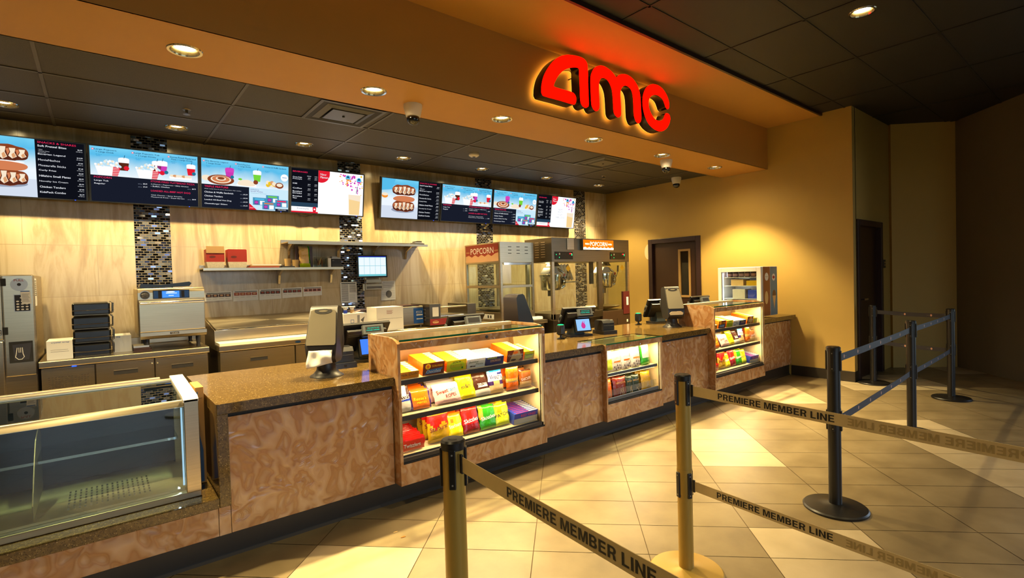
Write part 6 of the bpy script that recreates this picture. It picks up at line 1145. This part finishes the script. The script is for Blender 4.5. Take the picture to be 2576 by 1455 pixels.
def scrD(mb):
    mb.rect2(-HW, -.14, -.13, HH, 'scr_black', Y(1)); mb.rect2(-.13, -HH, HW, HH, 'scr_white2', Y(1)); mb.rect2(-HW, -.19, -.13, -.14, 'scr_teal2' if emi('scr_teal2', (40, 66, 88), 1) else '', Y(1)); mb.rect2(-HW, -HH, -.13, -.19, 'scr_white', Y(1)); mb.rect2(-HW, -HH, -.13, -.245, 'scr_red', Y(1.5)); tx(mb, 'freestyle', -.38, -.225, .022, 'scr_grey', w=.14, bold=False); mb.poly2([(-.19, -.25), (-.155, -.25), (-.15, -.195), (-.165, -.185), (-.18, -.185), (-.195, -.195)], 'scr_red', Y(2)); mb.disc2(-.172, -.215, .01, 'scr_white', Y(3))
    tx(mb, 'BEVERAGES', -.43, .215, .016, 'scr_pink', w=.17); tx(mb, 'REGULAR', -.24, .175, .008, al='c'); tx(mb, 'LARGE', -.16, .175, .008, al='c')
    for k, (b, v) in enumerate((('Coca-Cola', .15), ('Freestyle', .128), ('ICEE', .075), ('Coffee', .02), ('Bottled', -.018), ('Drinks', -.04), ('Bottled', -.075), ('Water', -.098))):
        tx(mb, b, -.43, v, .0145, w=.105 if len(b) > 5 else .05)
        if k in (0, 2, 3, 5, 7):
            for u in (-.225, -.145): tx(mb, '$5.99', u, v, .011, al='r'); tx(mb, '0-440 Cal', u, v-.014, .006, al='r', bold=False)
    mb.poly2([(-.13, HH), (-.13, .12)]+[(-.10+.11*math.sin(a), .225-.11*math.cos(a)) for a in [.05+.19*i for i in range(9)]]+[(.01, HH)], 'scr_red', Y(2)); tx(mb, 'New', -.105, .205, .026, k=4); tx(mb, 'Flavors', -.105, .17, .026, k=4, w=.10)
    r = random.Random(5)
    for i in range(70):
        a = r.random(); u = .12+.31*a+r.uniform(-.02, .02); v = .25-.26*r.random()*(.35+.65*a); rr = r.choice((.004, .006, .009, .013)); mb.disc2(min(u, .43), v, rr, ('scr_orange', 'scr_magenta', 'scr_violet', 'scr_gold')[int(a*2.2)+(i % 2)], Y(2+.02*i), n=10)
    for u, v, m in ((.24, .205, 'scr_orange'), (.385, .185, 'scr_magenta')): mb.disc2(u, v, .035, 'scr_white', Y(4), ry=.04); mb.disc2(u, v, .031, 'scr_sky', Y(4.2), ry=.036); mb.rect2(u-.014, v+.004, u+.014, v+.022, 'scr_ink', Y(4.5)); mb.poly2([(u-.028, v-.015), (u+.028, v-.015), (u+.015, v-.035), (u-.015, v-.035)], m, Y(4.4))
    mb.poly2([(.26, -.255), (.40, -.255), (.415, .0), (.25, .0)], 'scr_cream', Y(2.5)); mb.poly2([(.265, -.255), (.395, -.255), (.405, -.08), (.26, -.06)], 'scr_tanlight' if emi('scr_tanlight', (250, 214, 150), 1) else '', Y(3)); mb.poly2([(.35, .02), (.358, .02), (.375, .11), (.367, .11)], 'scr_ink', Y(4))
def screen(fn, label):
    t = thing('menu_screen', label, 'menu screen', (0, 0, 0), 0, 'overhead menu screens')
    mb = MB(); mb.box(-.462, -.0008, -.275, .462, .045, .275, 'till_black'); mb.obj('frame', t, world=False, bevel=.003)
    mb = MB(); fn(mb); mb.obj('display', t, world=False)
    mb = MB(); mb.box(-.2, .045, -.12, .2, .10, .12, 'black_matte'); mb.obj('wall_bracket', t, world=False)
    mb = MB(); mb.box(.36, -.003, -.272, .368, -.0008, -.266, 'led_blue'); mb.obj('power_light', t, world=False)
    return t
def hang(o, x, z=2.63, y=6.385):
    o.location = (x, y, z); o.rotation_euler = (math.radians(9), 0, 0)
D_ = [('snack list and a stacked waffle sandwich', scrA), ('popcorn and drink combos', scrB), ('a triple feature list', scrC), ('beverage prices and a New Flavors panel', scrD)]
XS1 = [-.51, .42, 1.345, 2.27]; XS2 = [3.42, 4.355, 5.29, 6.22]
base_ = []
for k, (words, fn) in enumerate(D_):
    t = screen(fn, 'lit menu screen with %s in the left row' % words); base_.append(t); hang(t, XS1[k])
for k, (words, fn) in enumerate(D_): hang(copy_tree(base_[k], label='lit menu screen with %s in the right row' % words) if k < 3 else screen(scrD2, 'lit menu screen with %s in the right row' % words), XS2[k])
mb = MB(); mb.tube([(1.88, 6.43, 2.36), (1.93, 6.44, 2.335), (2.0, 6.45, 2.33), (2.05, 6.45, 2.345), (2.09, 6.44, 2.335), (2.12, 6.43, 2.36)], .005, 'black_plastic', 6); tag(mb.obj('cable', smooth=60), 'black cable loop hanging below the New Flavors screen of the left row', 'cable')
for k, x in enumerate((1.95, 6.0)): area('screen_glow', (0, 0, 0), .01, .01, .001, base_[0], (1, 1, 1)) if False else None
# ================================================================== QUEUE BARRIERS
def post(name, label, x, y, H, body, group, low=.50, clips=(0, 90, 180, 270), r=.036, a0=0):
    t = thing(name, label, 'queue post', (x, y, 0), math.radians(a0), group)
    mb = MB(); mb.lathe([(.178, 0), (.18, .012), (.172, .02), (.10, .028), (r+.004, .034), (r, .036)], (0, 0, 0), body, 48); mb.obj('base', t, world=False, smooth=35)
    mb = MB(); mb.lathe([(r, .034), (r, H-.02)], (0, 0, 0), body, 32); mb.lathe([(r+.0012, low-.05), (r+.0012, low+.075)], (0, 0, 0), body, 32); mb.obj('pole', t, world=False, smooth=35)
    mb = MB(); mb.lathe([(r+.003, H-.03), (r+.004, H-.006), (r-.002, H), (.004, H+.001)], (0, 0, 0), 'black_plastic', 32)
    for i in range(14): a = math.radians(200+i*10); mb.box(.014*math.cos(a)-.001, .014*math.sin(a)-.001, H+.0008, .014*math.cos(a)+.001, .014*math.sin(a)+.001, H+.0014, 'charcoal')
    mb.obj('cap', t, world=False, smooth=35)
    for z in ((H-.085), low) if low else (H-.085,):
        for c in clips:
            M_ = Matrix.Rotation(math.radians(c), 4, 'Z'); mb = MB(); mb.box(-.011, -r-.007, z-.065, .011, -r+.004, z+.06, 'black_plastic', M_)
            mb.disc2(0, z+.045, .003, 'badge', -r-.0075, M=M_, n=8); mb.disc2(0, z-.05, .003, 'badge', -r-.0075, M=M_, n=8); mb.obj('belt_clip', t, world=False, bevel=.003)
    return t
def belt(t, a, b, z, body, fn=None, h=.048, nm='belt'):
    a = Vector((*a, 0)); b = Vector((*b, 0)); d = (b-a).normalized(); L = (b-a).length; n = 14; nr = Vector((d.y, -d.x, 0)); vs = []; e = .0008
    for k in range(n+1):
        s_ = L*k/n; sag = -.006*math.sin(math.pi*k/n); tw = .0015*math.sin(3*math.pi*k/n)
        for q, zz in ((-e, -h/2), (e, -h/2), (e, h/2), (-e, h/2)): p = a+d*s_+nr*(q+tw); vs.append((p.x, p.y, z+zz+sag))
    fs = [(4*k+i, 4*(k+1)+i, 4*(k+1)+(i+1) % 4, 4*k+(i+1) % 4) for k in range(n) for i in range(4)]+[(0, 1, 2, 3), (4*n+3, 4*n+2, 4*n+1, 4*n)]
    mb = MB(); mb.add(vs, fs, body)
    ang = math.atan2(d.y, d.x); M_ = Matrix.Translation((a.x, a.y, z)) @ Matrix.Rotation(ang, 4, 'Z')
    def sg(u): k = u/L; return -.006*math.sin(math.pi*k), .0015*math.sin(3*math.pi*k)
    if fn: fn(mb, M_, L, sg)
    return mb
    # the text side looks along the belt's right-hand normal
def arc(cx, cy, rx, ry, a0, a1, n=8): return [(cx+rx*math.cos(math.radians(a0+(a1-a0)*i/n)), cy+ry*math.sin(math.radians(a0+(a1-a0)*i/n))) for i in range(n+1)]
GL = {'I': (.20, [(0, 0), (.20, 0), (.20, 1), (0, 1)], []), 'L': (.58, [(0, 0), (.58, 0), (.58, .17), (.2, .17), (.2, 1), (0, 1)], []),
 'E': (.64, [(0, 0), (.64, 0), (.64, .17), (.2, .17), (.2, .43), (.58, .43), (.58, .59), (.2, .59), (.2, .83), (.62, .83), (.62, 1), (0, 1)], []),
 'N': (.74, [(0, 0), (.19, 0), (.19, .68), (.54, 0), (.74, 0), (.74, 1), (.55, 1), (.55, .33), (.2, 1), (0, 1)], []),
 'M': (.88, [(0, 0), (.18, 0), (.18, .76), (.35, 0), (.53, 0), (.70, .76), (.70, 0), (.88, 0), (.88, 1), (.61, 1), (.44, .27), (.27, 1), (0, 1)], []),
 'P': (.66, [(0, 0), (.2, 0), (.2, .35)]+arc(.38, .675, .28, .325, -90, 90)+[(0, 1)], [[(.2, .52)]+arc(.36, .675, .11, .155, -90, 90)+[(.2, .83)]]),
 'R': (.70, [(0, 0), (.2, 0), (.2, .38), (.34, .38), (.42, .33), (.46, .06), (.49, 0), (.70, 0), (.66, .08), (.62, .34), (.54, .44)]+arc(.42, .72, .27, .28, -50, 90)+[(0, 1)], [[(.2, .54)]+arc(.38, .69, .11, .15, -90, 90)+[(.2, .84)]]),
 'B': (.70, [(0, 0)]+arc(.42, .275, .27, .275, -90, 60)+[(.56, .53)]+arc(.40, .745, .26, .255, -30, 90)+[(0, 1)], [[(.2, .16)]+arc(.38, .295, .11, .135, -90, 90)+[(.2, .43)], [(.2, .59)]+arc(.37, .715, .10, .125, -90, 90)+[(.2, .84)]])}
def block(text):
    if text in _bl: return _bl[text]
    vs, fs, x = [], [], 0
    for ch in text:
        if ch == ' ': x += .32; continue
        w, o, h = GL[ch]; a, f = _gc.setdefault(ch, holed(o, h)); k = len(vs); vs += [(p[0]+x, p[1]) for p in a]; fs += [tuple(k+i for i in q) for q in f]; x += w+.13
    _bl[text] = (vs, fs, x-.13); return _bl[text]
_bl, _gc = {}, {}
def words(marks):
    def fn(mb, M_, L, sg):
        for u0, u1, mir, m in marks:
            vs, fs, W_ = block('PREMIERE MEMBER LINE'); hh = .0275; out = []
            for q in vs:
                k = q[0]/W_; k = 1-k if mir else k; u = u0+(u1-u0)*k; s_, t_ = sg(u); out.append((u, -.0014-t_, q[1]*hh-hh/2+s_))
            mb.add(out, [tuple(reversed(f)) for f in fs] if mir else fs, m, M_)
    return fn
G1, G2 = (.862, 1.385), (2.235, 1.432); g1e, g2e = (.72, -.72), (2.10, -.80)
grp = 'gold queue posts'
p1 = post('queue_post', 'gold queue post with a black ridged cap at the bottom centre of the picture', *G1, .992, 'gold_paint', grp, low=.44, a0=-39+0)
p2 = post('queue_post', 'gold queue post in the middle of the picture between counter and black posts', *G2, 1.0, 'gold_paint', grp, low=.455, a0=-20)
p3 = post('queue_post', 'gold queue post outside the picture closing the first gold belt', *g1e, .995, 'gold_paint', grp, low=.44); p4 = post('queue_post', 'gold queue post outside the picture closing the second gold belt', *g2e, .995, 'gold_paint', grp, low=.455)
def offs(a, b, r=.046): a = Vector(a); b = Vector(b); d = (b-a).normalized(); return tuple(a+d*r), tuple(b-d*(r+.008))
def addbelt(post_, a, b, z, body, fn, name='belt', lab=None):
    A, B = offs(a, b); mb = belt(post_, A, B, z, body, fn); rz = post_.rotation_euler.z; Mi = Matrix.Rotation(-rz, 4, 'Z') @ Matrix.Translation(-Vector(post_.location)); mb.v = [Mi @ v for v in mb.v]
    o = mb.obj(name, post_, world=False)
    if lab: o['label'] = lab
    m2 = MB(); d = (Vector(B)-Vector(A)).normalized(); ang = math.atan2(d.y, d.x)
    for P_, sg_ in ((A, 1), (B, -1)): m2.box(0, -.004, z-.03, .014*sg_, .004, z+.03, 'black_plastic', Matrix.Translation((P_[0]-d.x*.001*sg_, P_[1]-d.y*.001*sg_, 0)) @ Matrix.Rotation(ang, 4, 'Z'))
    m2.v = [Mi @ v for v in m2.v]; m2.obj('belt_end', post_, world=False, bevel=.002)
def uu(a, b, px, py, z):      # distance along a belt of a lettering edge measured in the photo
    A, B = offs(a, b); d = (Vector(B)-Vector(A)).normalized(); n = Vector((d.y, -d.x)); r_ = FW + RT*((px-CX)/FPX) - UP*((py-CY)/FPX); o = Vector(A)-Vector((0, 0)); t_ = o.dot(n)/(Vector((r_.x, r_.y)).dot(n)); return (Vector((r_.x, r_.y))*t_-Vector(A)).dot(d)
z1, z2 = .925, .925
u0 = uu(G1, g1e, 1277, 1232, z1); addbelt(p1, G1, g1e, z1, 'gold_belt', words([(u0, u0+.50, False, 'ink'), (u0+.62, u0+1.12, True, 'gold_belt_mark'), (u0+1.2, u0+1.70, False, 'ink')]), lab='gold belt lettered PREMIERE MEMBER LINE')
for z in (z2, .455):
    ua, ub = (uu(G2, g2e, 1806, 978, z), uu(G2, g2e, 2099, 1033, z)) if z > .6 else (uu(G2, g2e, 1804, 1246, z), uu(G2, g2e, 2096, 1345, z)); w_ = ub-ua
    addbelt(p2, G2, g2e, z, 'gold_belt', words([(ua, ub, False, 'ink'), (ub+.045, ub+.045+w_, True, 'gold_belt_mark'), (ub+w_+.14, ub+2*w_+.14, False, 'ink')]), lab='gold belt lettered PREMIERE MEMBER LINE')
BP = [(3.54, 1.205), (5.66, 1.30), (7.44, 1.345), (7.80, 2.19)]
BL = ['black queue post with the large round base nearest the camera at right', 'black queue post in the middle of the black row', 'black queue post at the far corner of the black row', 'black queue post close to the dark far door']
PB = [post('queue_post', BL[k], *BP[k], 1.02, 'black_satin', 'black queue posts', low=.56, a0=8, clips=(0, 90, 180, 270)) for k in range(4)]
def embl(mb, M_, L, sg):
    k = .16
    while k < L-.1:
        s_, t_ = sg(k)
        for q in (-1, 1):
            y = -.0014-t_ if q < 0 else .0014-t_
            mb.add([(k+.011*math.cos(2*math.pi*i/10)*-q, y, s_+.013*math.sin(2*math.pi*i/10)) for i in range(10)], [tuple(range(10))], 'belt_emblem', M_); mb.add([(k+.016, y, s_-.002), (k+.05, y, s_-.002), (k+.05, y, s_+.002), (k+.016, y, s_+.002)], [(0, 1, 2, 3)], 'ink_grey', M_)
        k += .3
for k in range(3):
    for z in (.935, .545): addbelt(PB[k], BP[k], BP[k+1], z, 'dark_belt', embl, lab='dark belt with small round emblems')
# crumbs on the floor near the first gold post
for k, (x, y, s_) in enumerate(((1.52, 2.98, .012), (1.47, 2.90, .016))):
    p = at((995, 1015)[k], (1340, 1352)[k], 'Z', 0); r = random.Random(k); mb = MB(); mb.prism(smooth_loop([(s_*math.cos(a)*r.uniform(.6, 1.3), s_*.5*math.sin(a)*r.uniform(.6, 1.3)) for a in [i*math.pi/3 for i in range(6)]], 2), 'z', .0006, .003, 'card_tan' if k == 0 else 'card_kraft', Matrix.Translation((p.x, p.y, 0))); tag(mb.obj('crumb'), ('small pale crumb on the tiles left of the near gold post', 'thin brown crumb on the tiles left of the near gold post')[k], 'crumb')
